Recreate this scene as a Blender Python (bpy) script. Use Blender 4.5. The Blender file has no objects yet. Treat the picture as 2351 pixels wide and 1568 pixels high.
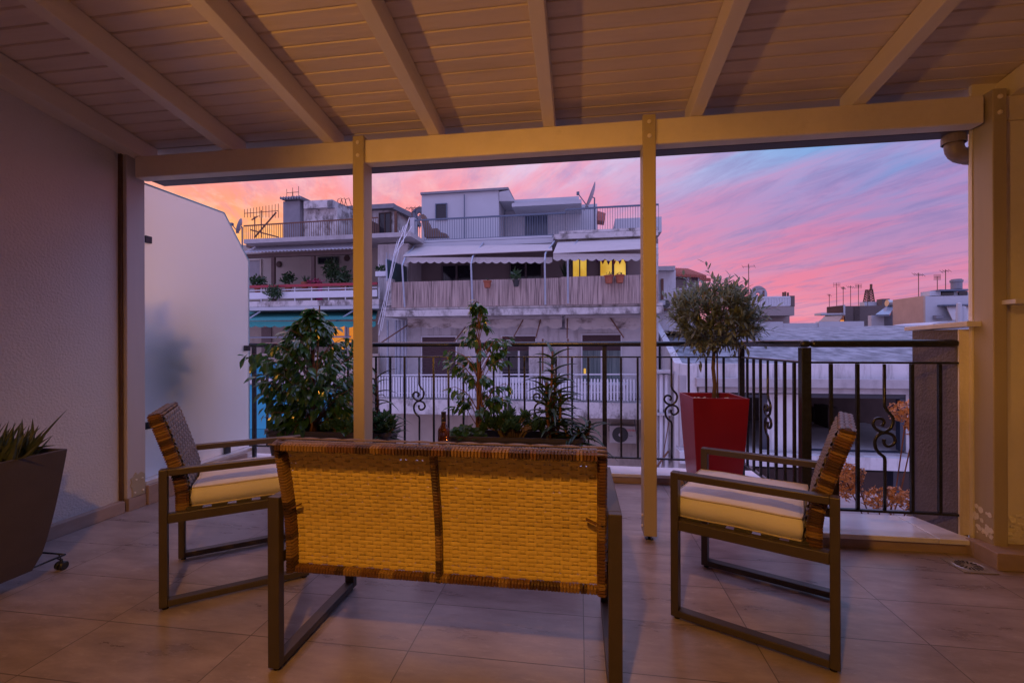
import bpy, math, random
from mathutils import Vector, Matrix, noise
random.seed(7)
R = math.radians
scene = bpy.context.scene
COL = scene.collection

# ------------------------------------------------------------------ camera
ZC = 1.12
YAW, ROLL = R(8.37), R(-.17)
cam_data = bpy.data.cameras.new('camera')
cam_data.sensor_width = 36.0
cam_data.lens = 1045 / 2351 * 36
cam_data.shift_y = 5 / 2351
cam_data.clip_start = .03
cam_data.clip_end = 2000
cam = bpy.data.objects.new('camera', cam_data)
COL.objects.link(cam)
cam.matrix_world = (Matrix.Translation((0, 0, ZC)) @ Matrix.Rotation(YAW, 4, 'Z')
                    @ Matrix.Rotation(R(90), 4, 'X') @ Matrix.Rotation(ROLL, 4, 'Z'))
scene.camera = cam

# ------------------------------------------------------------------ exposure
scene.view_settings.view_transform = 'Standard'
scene.view_settings.look = 'None'
scene.view_settings.exposure = 0
scene.view_settings.gamma = 1

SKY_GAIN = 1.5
# ------------------------------------------------------------------ dusk sky
world = bpy.data.worlds.new('World')
scene.world = world
world.use_nodes = True
NT = world.node_tree
NT.nodes.clear()
def wn(t, **kw):
    n = NT.nodes.new(t)
    for k, v in kw.items(): setattr(n, k, v)
    return n
def wl(a, b): NT.links.new(a, b)
def wmath(op, a, b=None, clamp=False):
    n = wn('ShaderNodeMath', operation=op, use_clamp=clamp)
    for i, q in enumerate((a, b)):
        if q is None: continue
        if isinstance(q, (int, float)): n.inputs[i].default_value = q
        else: wl(q, n.inputs[i])
    return n.outputs[0]
def wramp(fac, stops):
    n = wn('ShaderNodeValToRGB')
    cr = n.color_ramp
    while len(cr.elements) < len(stops): cr.elements.new(.5)
    for e, (p, c) in zip(cr.elements, stops):
        e.position = p; e.color = (*[lin(q) for q in c], 1)
    wl(fac, n.inputs[0])
    return n.outputs[0]
def lin(v):
    v /= 255
    return v / 12.92 if v <= .04045 else ((v + .055) / 1.055) ** 2.4
def wmix(f, a, b):
    n = wn('ShaderNodeMix', data_type='RGBA')
    if isinstance(f, float): n.inputs[0].default_value = f
    else: wl(f, n.inputs[0])
    for i, q in ((6, a), (7, b)):
        if isinstance(q, tuple): n.inputs[i].default_value = (*[lin(k) for k in q], 1)
        else: wl(q, n.inputs[i])
    return n.outputs[2]
tc = wn('ShaderNodeTexCoord')
sp = wn('ShaderNodeSeparateXYZ'); wl(tc.outputs['Generated'], sp.inputs[0])
X, Y, Z = sp.outputs
el = wmath('MAXIMUM', Z, 0.0)
# heading: 0 left (sunset) .. 1 right, only in front of the terrace
hd = wmath('DIVIDE', X, wmath('MAXIMUM', wmath('SQRT', wmath('ADD', wmath('MULTIPLY', X, X), wmath('MULTIPLY', Y, Y))), .01))
hd01 = wmath('ADD', wmath('MULTIPLY', hd, .62), .5, True)
left = wramp(el, [(0, (255, 158, 66)), (.17, (255, 144, 80)), (.25, (250, 142, 126)), (.32, (240, 158, 176)), (.42, (228, 184, 214)), (.6, (196, 190, 236)), (1, (150, 165, 235))])
mid = wramp(el, [(0, (250, 160, 168)), (.15, (236, 138, 170)), (.27, (222, 152, 192)), (.36, (222, 204, 236)), (.46, (204, 198, 238)), (.7, (180, 182, 238)), (1, (150, 165, 235))])
right = wramp(el, [(0, (238, 148, 170)), (.1, (206, 130, 176)), (.2, (166, 130, 186)), (.27, (134, 142, 204)), (.35, (96, 166, 226)), (.46, (110, 170, 230)), (.7, (150, 172, 238)), (1, (150, 165, 235))])
f1 = wmath('MULTIPLY', wmath('SUBTRACT', hd01, .15), 3.2, True)
f2 = wmath('MULTIPLY', wmath('SUBTRACT', hd01, .46), 2.9, True)
base = wmix(f2, wmix(f1, left, mid), right)
# cloud layer, projected on a flat ceiling of cloud so that streaks run in perspective towards the sunset
den = wmath('ADD', Z, .14)
cv = wn('ShaderNodeCombineXYZ')
wl(wmath('DIVIDE', X, den), cv.inputs[0]); wl(wmath('DIVIDE', Y, den), cv.inputs[1])
def cloud(rot, sc, scale, det, rough, dist, off=0):
    m1 = wn('ShaderNodeMapping'); wl(cv.outputs[0], m1.inputs[0]); m1.inputs['Rotation'].default_value = (0, 0, R(rot))
    m2 = wn('ShaderNodeMapping'); wl(m1.outputs[0], m2.inputs[0]); m2.inputs['Scale'].default_value = (*sc, 1); m2.inputs['Location'].default_value = (off, off * .7, 0)
    n = wn('ShaderNodeTexNoise'); wl(m2.outputs[0], n.inputs[0])
    n.inputs['Scale'].default_value = scale; n.inputs['Detail'].default_value = det; n.inputs['Roughness'].default_value = rough; n.inputs['Distortion'].default_value = dist
    return n.outputs[0]
c1 = cloud(-128, (.50, 1.5), 1.35, 10, .60, .5, 3.1)
c2 = cloud(-120, (.75, 2.2), 3.3, 11, .68, .45, 1.3)
c3 = cloud(-100, (1.3, 2.0), 3.2, 10, .66, .3, 7.7)
pk = wmath('MULTIPLY', wmath('SUBTRACT', c1, .46), 6.0, True)
dk = wmath('MULTIPLY', wmath('SUBTRACT', c2, .465), 4.5, True)
puff = wmath('MULTIPLY', wmath('SUBTRACT', c3, .47), 5.0, True)
pinkc = wmix(f2, wmix(f1, (255, 128, 104), (240, 126, 158)), wramp(el, [(0, (240, 120, 140)), (.12, (236, 112, 144)), (.24, (212, 122, 172)), (.36, (196, 148, 202)), (1, (160, 150, 200))]))
greyc = wmix(f2, wmix(f1, (190, 130, 168), (168, 148, 200)), (116, 108, 172))
sky = wmix(wmath('MULTIPLY', pk, .66), base, pinkc)
sky = wmix(wmath('MULTIPLY', dk, .60), sky, greyc)
# paler puffs towards the sunset
sky = wmix(wmath('MULTIPLY', puff, wmath('MULTIPLY', wmath('SUBTRACT', .62, hd01), 1.1, True)), sky, (255, 206, 206))
# the hot patch where the sun went down
hot = wmath('MULTIPLY', wmath('SUBTRACT', .30, hd01), 6.0, True)
hot = wmath('MULTIPLY', hot, wmath('MULTIPLY', wmath('SUBTRACT', .29, el), 5.5, True))
sky = wmix(wmath('MULTIPLY', hot, wmath('MULTIPLY', wmath('SUBTRACT', 1.15, dk), .95, True)), sky, (255, 196, 70))
# sky behind the terrace: plain blue dusk
bk = wmath('MULTIPLY', wmath('SUBTRACT', .15, Y), 2.2, True)
blue = wramp(el, [(0, (182, 160, 208)), (.3, (172, 164, 222)), (1, (150, 165, 235))])
sky = wmix(bk, sky, blue)
nish = wn('ShaderNodeTexSky', sky_type='NISHITA')
nish.sun_disc = False; nish.sun_elevation = R(.5); nish.sun_rotation = R(-38)
# sky overhead, beside and behind boosted as added fill light for terrace and facades
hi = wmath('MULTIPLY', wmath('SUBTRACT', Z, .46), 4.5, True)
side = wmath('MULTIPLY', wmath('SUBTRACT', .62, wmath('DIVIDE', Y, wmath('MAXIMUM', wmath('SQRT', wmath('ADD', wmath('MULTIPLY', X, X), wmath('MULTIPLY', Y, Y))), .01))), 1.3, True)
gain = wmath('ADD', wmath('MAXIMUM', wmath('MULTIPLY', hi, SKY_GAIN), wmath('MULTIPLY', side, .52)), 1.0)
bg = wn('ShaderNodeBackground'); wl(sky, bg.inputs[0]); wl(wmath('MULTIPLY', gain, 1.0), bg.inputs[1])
bg2 = wn('ShaderNodeBackground'); wl(nish.outputs[0], bg2.inputs[0]); bg2.inputs[1].default_value = .05
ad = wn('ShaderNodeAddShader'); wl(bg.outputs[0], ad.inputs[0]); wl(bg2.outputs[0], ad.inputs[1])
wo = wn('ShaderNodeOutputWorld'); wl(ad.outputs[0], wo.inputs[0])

# ------------------------------------------------------------------ helpers
RT = (math.cos(YAW) * math.cos(ROLL), math.sin(YAW) * math.cos(ROLL), math.sin(ROLL))
UPV = (-math.cos(YAW) * math.sin(ROLL), -math.sin(YAW) * math.sin(ROLL), math.cos(ROLL))
FW = (-math.sin(YAW), math.cos(YAW), 0)
def at(u, v, X=None, Y=None, Z=None):
    """design helper: photograph pixel (2351 wide) -> point on a world plane"""
    a = (u - 1175.5) / 1045; b = (789 - v) / 1045
    d = [a * RT[i] + b * UPV[i] + FW[i] for i in range(3)]
    k = X / d[0] if X is not None else Y / d[1] if Y is not None else (Z - ZC) / d[2]
    return Vector((k * d[0], k * d[1], ZC + k * d[2]))

def S(r, g, b): return (lin(r), lin(g), lin(b))

def mat(name, col, rough=.6, var=.12, scale=6, bump=0, bscale=60, metal=0, col2=None, stretch=None, spec=.5, coat=0, detail=5, contrast=1.0, emit=None, trans=0, sss=0):
    m = bpy.data.materials.new(name); m.use_nodes = True
    nt = m.node_tree; b = nt.nodes['Principled BSDF']
    b.inputs['Roughness'].default_value = rough
    b.inputs['Metallic'].default_value = metal
    b.inputs['Specular IOR Level'].default_value = spec
    b.inputs['Coat Weight'].default_value = coat
    b.inputs['Transmission Weight'].default_value = trans
    t = nt.nodes.new('ShaderNodeTexCoord')
    vec = t.outputs['Object']
    if stretch:
        mp_ = nt.nodes.new('ShaderNodeMapping'); mp_.inputs['Scale'].default_value = stretch
        nt.links.new(vec, mp_.inputs[0]); vec = mp_.outputs[0]
    n = nt.nodes.new('ShaderNodeTexNoise'); n.inputs['Scale'].default_value = scale; n.inputs['Detail'].default_value = detail
    n.inputs['Roughness'].default_value = .62
    nt.links.new(vec, n.inputs[0])
    r = nt.nodes.new('ShaderNodeValToRGB')
    c2 = col2 or tuple(min(1, c * (1 + var)) for c in col)
    c1 = tuple(c * (1 - var) for c in col) if not col2 else col
    h = .22 / contrast
    r.color_ramp.elements[0].position = .5 - h; r.color_ramp.elements[0].color = (*c1, 1)
    r.color_ramp.elements[1].position = .5 + h; r.color_ramp.elements[1].color = (*c2, 1)
    nt.links.new(n.outputs[0], r.inputs[0]); nt.links.new(r.outputs[0], b.inputs['Base Color'])
    if emit:
        nt.links.new(r.outputs[0], b.inputs['Emission Color']); b.inputs['Emission Strength'].default_value = emit
    if bump:
        n2 = nt.nodes.new('ShaderNodeTexNoise'); n2.inputs['Scale'].default_value = bscale; n2.inputs['Detail'].default_value = 4
        nt.links.new(vec, n2.inputs[0])
        bp = nt.nodes.new('ShaderNodeBump'); bp.inputs['Strength'].default_value = bump; bp.inputs['Distance'].default_value = .01
        nt.links.new(n2.outputs[0], bp.inputs['Height']); nt.links.new(bp.outputs[0], b.inputs['Normal'])
    m['_p'] = 1
    return m

def stain(m, col, amount=.6, scale=1.2, stretch=(1, 1, .25), thr=.55):
    """add weather stains of their own shape on top of a mat()"""
    nt = m.node_tree; b = nt.nodes['Principled BSDF']
    src = b.inputs['Base Color'].links[0].from_socket
    t = nt.nodes.new('ShaderNodeTexCoord'); mp_ = nt.nodes.new('ShaderNodeMapping'); mp_.inputs['Scale'].default_value = stretch
    n = nt.nodes.new('ShaderNodeTexNoise'); n.inputs['Scale'].default_value = scale; n.inputs['Detail'].default_value = 9; n.inputs['Roughness'].default_value = .7
    r = nt.nodes.new('ShaderNodeValToRGB'); r.color_ramp.elements[0].position = thr; r.color_ramp.elements[1].position = thr + .16
    r.color_ramp.elements[1].color = (amount, amount, amount, 1)
    x = nt.nodes.new('ShaderNodeMix'); x.data_type = 'RGBA'; x.inputs[7].default_value = (*col, 1)
    nt.links.new(t.outputs['Object'], mp_.inputs[0]); nt.links.new(mp_.outputs[0], n.inputs[0]); nt.links.new(n.outputs[0], r.inputs[0])
    nt.links.new(r.outputs[0], x.inputs[0]); nt.links.new(src, x.inputs[6]); nt.links.new(x.outputs[2], b.inputs['Base Color'])
    return m

class MB:
    def __init__(s): s.v, s.f, s.m = [], [], []
    def add(s, vs, fs, mi=0):
        o = len(s.v); s.v += [Vector(q) for q in vs]
        for f in fs: s.f.append([o + i for i in f]); s.m.append(mi)
        return s
    def box(s, x0, x1, y0, y1, z0, z1, mi=0):
        return s.add([(x0, y0, z0), (x1, y0, z0), (x1, y1, z0), (x0, y1, z0), (x0, y0, z1), (x1, y0, z1), (x1, y1, z1), (x0, y1, z1)],
                     [(3, 2, 1, 0), (4, 5, 6, 7), (0, 1, 5, 4), (1, 2, 6, 5), (2, 3, 7, 6), (3, 0, 4, 7)], mi)
    def bar(s, p, q, w, h, up=(0, 0, 1), mi=0):
        p, q = Vector(p), Vector(q); d = (q - p).normalized(); u = Vector(up)
        a = d.cross(u)
        if a.length < 1e-4: a = d.cross(Vector((0, 1, 0)))
        a.normalize(); u = a.cross(d).normalized()
        c = [(-w / 2, -h / 2), (w / 2, -h / 2), (w / 2, h / 2), (-w / 2, h / 2)]
        return s.add([e + a * i + u * j for e in (p, q) for i, j in c],
                     [(0, 1, 2, 3), (7, 6, 5, 4), (0, 4, 5, 1), (1, 5, 6, 2), (2, 6, 7, 3), (3, 7, 4, 0)], mi)
    def tube(s, pts, r, n=8, mi=0, cap=True):
        pts = [Vector(p) for p in pts]
        rs = r if isinstance(r, (list, tuple)) else [r] * len(pts)
        o = len(s.v); prev = None
        for i, p in enumerate(pts):
            d = (pts[min(i + 1, len(pts) - 1)] - pts[max(i - 1, 0)])
            if d.length < 1e-9: d = Vector((0, 0, 1))
            d.normalize()
            if prev is None:
                a = d.orthogonal().normalized()
            else:
                a = prev - d * prev.dot(d)
                a = a.normalized() if a.length > 1e-6 else d.orthogonal().normalized()
            prev = a; b = d.cross(a)
            for k in range(n):
                t = 2 * math.pi * k / n
                s.v.append(p + (a * math.cos(t) + b * math.sin(t)) * rs[i])
        for i in range(len(pts) - 1):
            for k in range(n):
                s.f.append([o + i * n + k, o + i * n + (k + 1) % n, o + (i + 1) * n + (k + 1) % n, o + (i + 1) * n + k]); s.m.append(mi)
        if cap:
            s.f.append([o + k for k in range(n)][::-1]); s.m.append(mi)
            e = o + (len(pts) - 1) * n
            s.f.append([e + k for k in range(n)]); s.m.append(mi)
        return s
    def lathe(s, prof, c=(0, 0, 0), n=20, mi=0, axis='z'):
        o = len(s.v); c = Vector(c)
        for r, z in prof:
            for k in range(n):
                t = 2 * math.pi * k / n
                q = (r * math.cos(t), r * math.sin(t), z)
                if axis == 'y': q = (q[0], q[2], q[1])
                if axis == 'x': q = (q[2], q[0], q[1])
                s.v.append(c + Vector(q))
        for i in range(len(prof) - 1):
            for k in range(n):
                s.f.append([o + i * n + k, o + i * n + (k + 1) % n, o + (i + 1) * n + (k + 1) % n, o + (i + 1) * n + k]); s.m.append(mi)
        return s
    def prism(s, poly, fn, a, b, mi=0):
        """poly: 2-D outline, fn(p,q,t): maps to 3-D, extruded from a to b"""
        n = len(poly)
        return s.add([fn(p, q, a) for p, q in poly] + [fn(p, q, b) for p, q in poly],
                     [list(range(n))[::-1], list(range(n, 2 * n))] + [(i, (i + 1) % n, n + (i + 1) % n, n + i) for i in range(n)], mi)
    def build(s, name, mats, parent=None, smooth=False, world=True, bevel=0, seg=2):
        me = bpy.data.meshes.new(name)
        vs = s.v
        if parent is not None and world:
            inv = PM[parent.name].inverted()
            vs = [inv @ q for q in vs]
        me.from_pydata([tuple(q) for q in vs], [], s.f)
        if not isinstance(mats, (list, tuple)): mats = [mats]
        for q in mats: me.materials.append(q)
        if len(mats) > 1: me.polygons.foreach_set('material_index', s.m)
        if smooth: me.polygons.foreach_set('use_smooth', [True] * len(me.polygons))
        me.update()
        o = bpy.data.objects.new(name, me); COL.objects.link(o)
        if parent is not None:
            o.parent = parent
            PM[o.name] = PM[parent.name]
        if bevel:
            b = o.modifiers.new('bevel', 'BEVEL'); b.width = bevel; b.segments = seg; b.limit_method = 'ANGLE'; b.angle_limit = R(40)
        return o
PM = {}
def tag(o, label=None, cat=None, group=None, kind=None):
    if label: o['label'] = label
    if cat: o['category'] = cat
    if group: o['group'] = group
    if kind: o['kind'] = kind
    return o
def thing(name, label, cat, loc=(0, 0, 0), rz=0, group=None):
    o = bpy.data.objects.new(name, None); COL.objects.link(o)
    o.empty_display_size = .1
    o.location = loc; o.rotation_euler = (0, 0, rz)
    PM[o.name] = Matrix.Translation(loc) @ Matrix.Rotation(rz, 4, 'Z')
    return tag(o, label, cat, group)
def single(o, label, cat, group=None):
    return tag(o, label, cat, group)
def copy_tree(o, parent=None):
    c = o.copy(); COL.objects.link(c)
    PM[c.name] = PM.get(o.name, Matrix.Identity(4))
    if parent is not None: c.parent = parent
    for ch in list(o.children): copy_tree(ch, c)
    return c
def subparent(child, parent):
    child.parent = parent
    return child

def glow(name, col, st):
    m = bpy.data.materials.new(name); m.use_nodes = True
    b = m.node_tree.nodes['Principled BSDF']; b.inputs['Base Color'].default_value = (*col, 1)
    b.inputs['Emission Color'].default_value = (*col, 1); b.inputs['Emission Strength'].default_value = st
    return m
# ------------------------------------------------------------------ terrace materials
plaster = mat('wall plaster', (.64, .62, .64), .85, .04, 3, bump=.6, bscale=75)
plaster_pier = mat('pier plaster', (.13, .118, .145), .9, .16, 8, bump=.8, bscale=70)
plaster_worn = stain(mat('worn plaster', (.78, .73, .65), .8, .06, 4, bump=.3, bscale=40), (.36, .28, .2), .55, 2.2, (1, 1, .12), .52)
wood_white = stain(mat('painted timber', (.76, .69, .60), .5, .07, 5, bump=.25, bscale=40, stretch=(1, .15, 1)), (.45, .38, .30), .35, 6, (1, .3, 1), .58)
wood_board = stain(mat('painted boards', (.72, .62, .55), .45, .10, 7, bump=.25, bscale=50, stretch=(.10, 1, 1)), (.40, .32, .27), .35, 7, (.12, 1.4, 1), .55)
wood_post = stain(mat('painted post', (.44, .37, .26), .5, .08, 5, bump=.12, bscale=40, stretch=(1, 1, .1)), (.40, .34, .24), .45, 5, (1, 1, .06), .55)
skirt_tile = mat('skirting tile', (.36, .27, .24), .5, .14, 8, stretch=(1, 1, 2))
marble = mat('white marble', (.74, .72, .72), .22, .05, 3, col2=(.60, .59, .62), stretch=(1, 3, 1), contrast=1.4)
iron = mat('black painted iron', (.020, .023, .030), .26, .3, 30, bump=.05, bscale=120)
dark_metal = mat('gutter metal', (.10, .085, .10), .5, .15, 8)
pipe_pvc = mat('pvc pipe', (.23, .19, .21), .4, .12, 9)

def floor_material():
    m = bpy.data.materials.new('terrace tiles'); m.use_nodes = True
    nt = m.node_tree; b = nt.nodes['Principled BSDF']; L = nt.links.new
    t = nt.nodes.new('ShaderNodeTexCoord')
    mp_ = nt.nodes.new('ShaderNodeMapping'); mp_.inputs['Location'].default_value = (-.015, -1.59 + .001, 0)
    L(t.outputs['Object'], mp_.inputs[0])
    br = nt.nodes.new('ShaderNodeTexBrick'); br.offset = 0; br.squash = 1
    br.inputs['Scale'].default_value = 1; br.inputs['Brick Width'].default_value = .635; br.inputs['Row Height'].default_value = .305
    br.inputs['Mortar Size'].default_value = .0022; br.inputs['Mortar Smooth'].default_value = .2
    br.inputs['Color1'].default_value = (0, 0, 0, 1); br.inputs['Color2'].default_value = (1, 1, 1, 1); br.inputs['Mortar'].default_value = (.5, .5, .5, 1)
    L(mp_.outputs[0], br.inputs[0])
    def noise_(scale, st, det=8, rough=.65):
        q = nt.nodes.new('ShaderNodeMapping'); q.inputs['Scale'].default_value = st; L(t.outputs['Object'], q.inputs[0])
        # each tile carries its own piece of the print
        off = nt.nodes.new('ShaderNodeVectorMath'); off.operation = 'MULTIPLY_ADD'
        L(br.outputs['Color'], off.inputs[0]); off.inputs[1].default_value = (7, 5, 3); L(q.outputs[0], off.inputs[2])
        n = nt.nodes.new('ShaderNodeTexNoise'); n.inputs['Scale'].default_value = scale; n.inputs['Detail'].default_value = det; n.inputs['Roughness'].default_value = rough
        L(off.outputs[0], n.inputs[0]); return n.outputs[0]
    n1 = noise_(3.2, (1, 3.0, 1)); n2 = noise_(11, (1, 2.6, 1), 9, .75)
    r1 = nt.nodes.new('ShaderNodeValToRGB'); L(n1, r1.inputs[0])
    r1.color_ramp.elements[0].position = .29; r1.color_ramp.elements[0].color = (.190, .150, .147, 1)
    r1.color_ramp.elements[1].position = .71; r1.color_ramp.elements[1].color = (.385, .315, .305, 1)
    r2 = nt.nodes.new('ShaderNodeValToRGB'); L(n2, r2.inputs[0])
    r2.color_ramp.elements[0].position = .56; r2.color_ramp.elements[0].color = (0, 0, 0, 1)
    r2.color_ramp.elements[1].position = .74; r2.color_ramp.elements[1].color = (.5, .5, .5, 1)
    x = nt.nodes.new('ShaderNodeMix'); x.data_type = 'RGBA'; L(r2.outputs[0], x.inputs[0]); L(r1.outputs[0], x.inputs[6]); x.inputs[7].default_value = (.52, .45, .44, 1)
    y = nt.nodes.new('ShaderNodeMix'); y.data_type = 'RGBA'; L(br.outputs['Fac'], y.inputs[0]); L(x.outputs[2], y.inputs[6]); y.inputs[7].default_value = (.10, .08, .072, 1)
    L(y.outputs[2], b.inputs['Base Color'])
    rr = nt.nodes.new('ShaderNodeMapRange'); L(n1, rr.inputs[0]); rr.inputs[3].default_value = .20; rr.inputs[4].default_value = .40
    L(rr.outputs[0], b.inputs['Roughness'])
    bp = nt.nodes.new('ShaderNodeBump'); bp.inputs['Strength'].default_value = .25; bp.inputs['Distance'].default_value = .002; bp.invert = True
    L(br.outputs['Fac'], bp.inputs['Height']); L(bp.outputs[0], b.inputs['Normal'])
    return m

# ------------------------------------------------------------------ terrace floor
o = MB().box(-3.06, 4.2, -.5, 3.745, -.25, 0).build('terrace_floor', floor_material())
tag(o, 'beige streaked rectangular floor tiles under the chairs', 'floor', kind='structure')

# ------------------------------------------------------------------ house wall behind the camera, unseen; window sill raised to keep the room lamp off the sofa
hw = thing('house_wall', 'unseen plastered house wall behind the terrace, window sill raised to shade the sofa', 'wall', (0, -.5, 0))
MB().box(-3.3, -2.36, -.7, -.5, 0, 3.2).box(1.4, 4.2, -.7, -.5, 0, 3.2).box(-2.36, 1.4, -.7, -.5, 2.12, 3.2).box(-2.36, 1.4, -.7, -.5, 0, 1.10).build('wall', plaster, hw)
room_paint = mat('room paint', (.22, .16, .12), .8, .05, 3)
MB().box(-3.3, 4.2, -3.6, -3.5, 0, 2.6).box(-3.4, -3.3, -3.6, -.7, 0, 2.6).box(4.2, 4.3, -3.6, -.7, 0, 2.6).box(-3.4, 4.3, -3.6, -.7, 2.6, 2.7).box(-3.4, 4.3, -3.6, -.5, -.25, 0).build('room_shell', room_paint, hw)

# ------------------------------------------------------------------ left wall
lw = thing('side_wall', 'rough plastered wall on the left side of the terrace', 'wall', (-3.05, 1, 0))
MB().box(-3.3, -3.05, -.5, 2.63, 0, 3.2).build('wall', plaster, lw)
MB().box(-3.05, -3.0, -.5, 2.63, 0, .078).build('skirting', skirt_tile, lw, bevel=.004)

# ------------------------------------------------------------------ pergola
pg = thing('pergola', 'cream painted timber pergola roof with sloping rafters over the terrace', 'pergola', (-.4, 2.7, 0))
SL = .143
def zc(y, base=2.515): return base + SL * (2.65 - y)
# boarded ceiling with V grooves
c = MB(); dy = .0905; y = 1.986 + 11 * dy
prof = []
while y > -.5:
    y0, y1 = y - dy, y
    prof += [(y1, zc(y1) + .013), (y1 - .007, zc(y1 - .007)), (y0 + .007, zc(y0 + .007)), (y0, zc(y0) + .013)]
    y -= dy
top = [(prof[-1][0], prof[-1][1] + .03), (prof[0][0], prof[0][1] + .03)]
for i in range(len(prof) - 1):
    (a, b_), (a2, b2) = prof[i], prof[i + 1]
    if abs(a - a2) < 1e-6: continue
    c.add([(-3.05, a, b_), (4.2, a, b_), (4.2, a2, b2), (-3.05, a2, b2)], [(0, 1, 2, 3)])
c.add([(-3.05, top[0][0], top[0][1]), (4.2, top[0][0], top[0][1]), (4.2, top[1][0], top[1][1]), (-3.05, top[1][0], top[1][1])], [(0, 1, 2, 3)])
c.add([(-3.05, prof[0][0], prof[0][1]), (4.2, prof[0][0], prof[0][1]), (4.2, top[1][0], top[1][1]), (-3.05, top[1][0], top[1][1])], [(0, 1, 2, 3)])
c.build('ceiling_boards', wood_board, pg)
def rafter(x0, x1, name='rafter', drop=.12):
    ya, yb = -.5, 2.80
    p = [(x0, ya, zc(ya) - drop), (x1, ya, zc(ya) - drop), (x1, yb, zc(yb) - drop), (x0, yb, zc(yb) - drop)]
    q = [(a, b_, z + drop - .004) for a, b_, z in p]
    MB().add(p + q, [(3, 2, 1, 0), (4, 5, 6, 7), (0, 1, 5, 4), (1, 2, 6, 5), (2, 3, 7, 6), (3, 0, 4, 7)]).build(name, wood_white, pg, bevel=.004)
for x0, x1 in ((-2.306, -2.232), (-1.595, -1.521), (-.905, -.836), (-.204, -.136), (.62, .69), (1.452, 1.518), (2.2, 2.27), (3.0, 3.07)):
    rafter(x0, x1)
rafter(-3.05, -2.92, 'wall_plate')
MB().box(-2.965, 2.067, 2.67, 2.755, 2.247, 2.391).box(2.175, 4.2, 2.69, 2.755, 2.262, 2.39).build('front_beam', wood_white, pg, bevel=.008)
bolt_m = wood_white
def bolts(x, parent):
    for z in (2.287, 2.367):
        MB().lathe([(.012, 0), (.012, -.005), (.007, -.009), (0, -.009)], (x, 2.65, z), 14, axis='y').build('bolt', bolt_m, parent, smooth=False)
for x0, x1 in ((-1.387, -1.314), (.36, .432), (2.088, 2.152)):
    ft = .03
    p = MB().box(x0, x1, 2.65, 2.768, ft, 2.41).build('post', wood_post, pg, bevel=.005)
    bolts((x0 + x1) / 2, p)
    xm = (x0 + x1) / 2
    MB().tube([(xm, 2.70, 0), (xm, 2.70, ft)], .008, 8).box(xm - .02, xm + .02, 2.68, 2.72, 0, .004).build('post_foot', iron, p)
    for z in (.07, .13):
        for sx in (x0, x1):
            d = -.005 if sx == x0 else .005
            MB().tube([(sx, 2.71, z), (sx + d, 2.71, z)], .008, 8).build('bolt', bolt_m, p)
# left post against the wall, on an ornamental shoe
lp = MB().box(-3.10, -3.0, 2.645, 2.775, .085, 2.40).build('post', mat('wall post', (.55, .50, .50), .55, .06, 5, stretch=(1, 1, .1)), pg, bevel=.004)
MB().box(-3.06, -3.026, 2.631, 2.643, .0, 2.42).build('joint_strip', mat('dark joint', (.12, .07, .045), .8, .2, 6), pg)
sh = MB().box(-3.10, -2.994, 2.650, 2.775, 0, .084).build('post_base', skirt_tile, pg, bevel=.003)
plate = MB().prism([(2.675, .09), (2.765, .09), (2.765, .225), (2.74, .245), (2.715, .23), (2.70, .25), (2.685, .225), (2.665, .215), (2.672, .19), (2.66, .165), (2.675, .15)],
                   lambda p, q, t: (t, p, q), -3.001, -2.994).build('ornamental_shoe', wood_post, pg)
for yy, zz in ((2.69, .115), (2.75, .115), (2.70, .20), (2.745, .2)):
    MB().lathe([(.006, 0), (.006, .006), (0, .008)], (-2.994, yy, zz), 10, axis='x').build('bolt', bolt_m, plate)
# gutter behind the beam
MB().box(-2.97, 2.13, 2.785, 2.90, 2.262, 2.40).build('gutter', dark_metal, pg, bevel=.012)

# downpipe bend hanging from the gutter
dp = thing('downpipe', 'grey plastic downpipe bend under the right end of the gutter', 'pipe', (2.02, 2.84, 2.26))
PX = 2.052
MB().lathe([(.050, 2.30), (.050, 2.250), (.055, 2.250), (.055, 2.215), (.050, 2.215)], (PX, 2.843, 0), 20).build('collar', pipe_pvc, dp, smooth=False)
pts = [(PX, 2.843, 2.23), (PX, 2.843, 2.20)] + [(PX + .055 * (1 - math.cos(t)), 2.843, 2.20 - .055 * math.sin(t)) for t in (R(20), R(40), R(60), R(80))] + [(PX + .1, 2.843, 2.143), (PX + .3, 2.843, 2.13)]
MB().tube(pts, .043, 18).build('bend', pipe_pvc, dp, smooth=True)
MB().tube([(PX + .062, 2.843, 2.146), (PX + .085, 2.843, 2.144)], .048, 18).build('collar', pipe_pvc, dp)

# ------------------------------------------------------------------ right wall and pier
rw = thing('pillar_wall', 'cream plastered pillar with peeling paint at the right end of the terrace', 'wall', (2.4, 2.8, 0))
MB().box(2.085, 4.2, 2.772, 2.79, 0, 3.0).box(2.16, 2.6, 2.70, 2.771, 0, 2.26).build('pillar', plaster_worn, rw)
MB().box(2.2, 4.2, 2.791, 2.95, 0, 3.0).build('outer_wall', plaster_worn, rw)
MB().box(4.0, 4.2, -.5, 2.70, 0, 3.2).build('wall', plaster, rw)
MB().box(2.027, 4.2, 2.555, 2.69, 0, .085).box(2.027, 2.085, 2.69, 2.745, 0, .085).build('skirting', skirt_tile, rw, bevel=.004)
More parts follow.
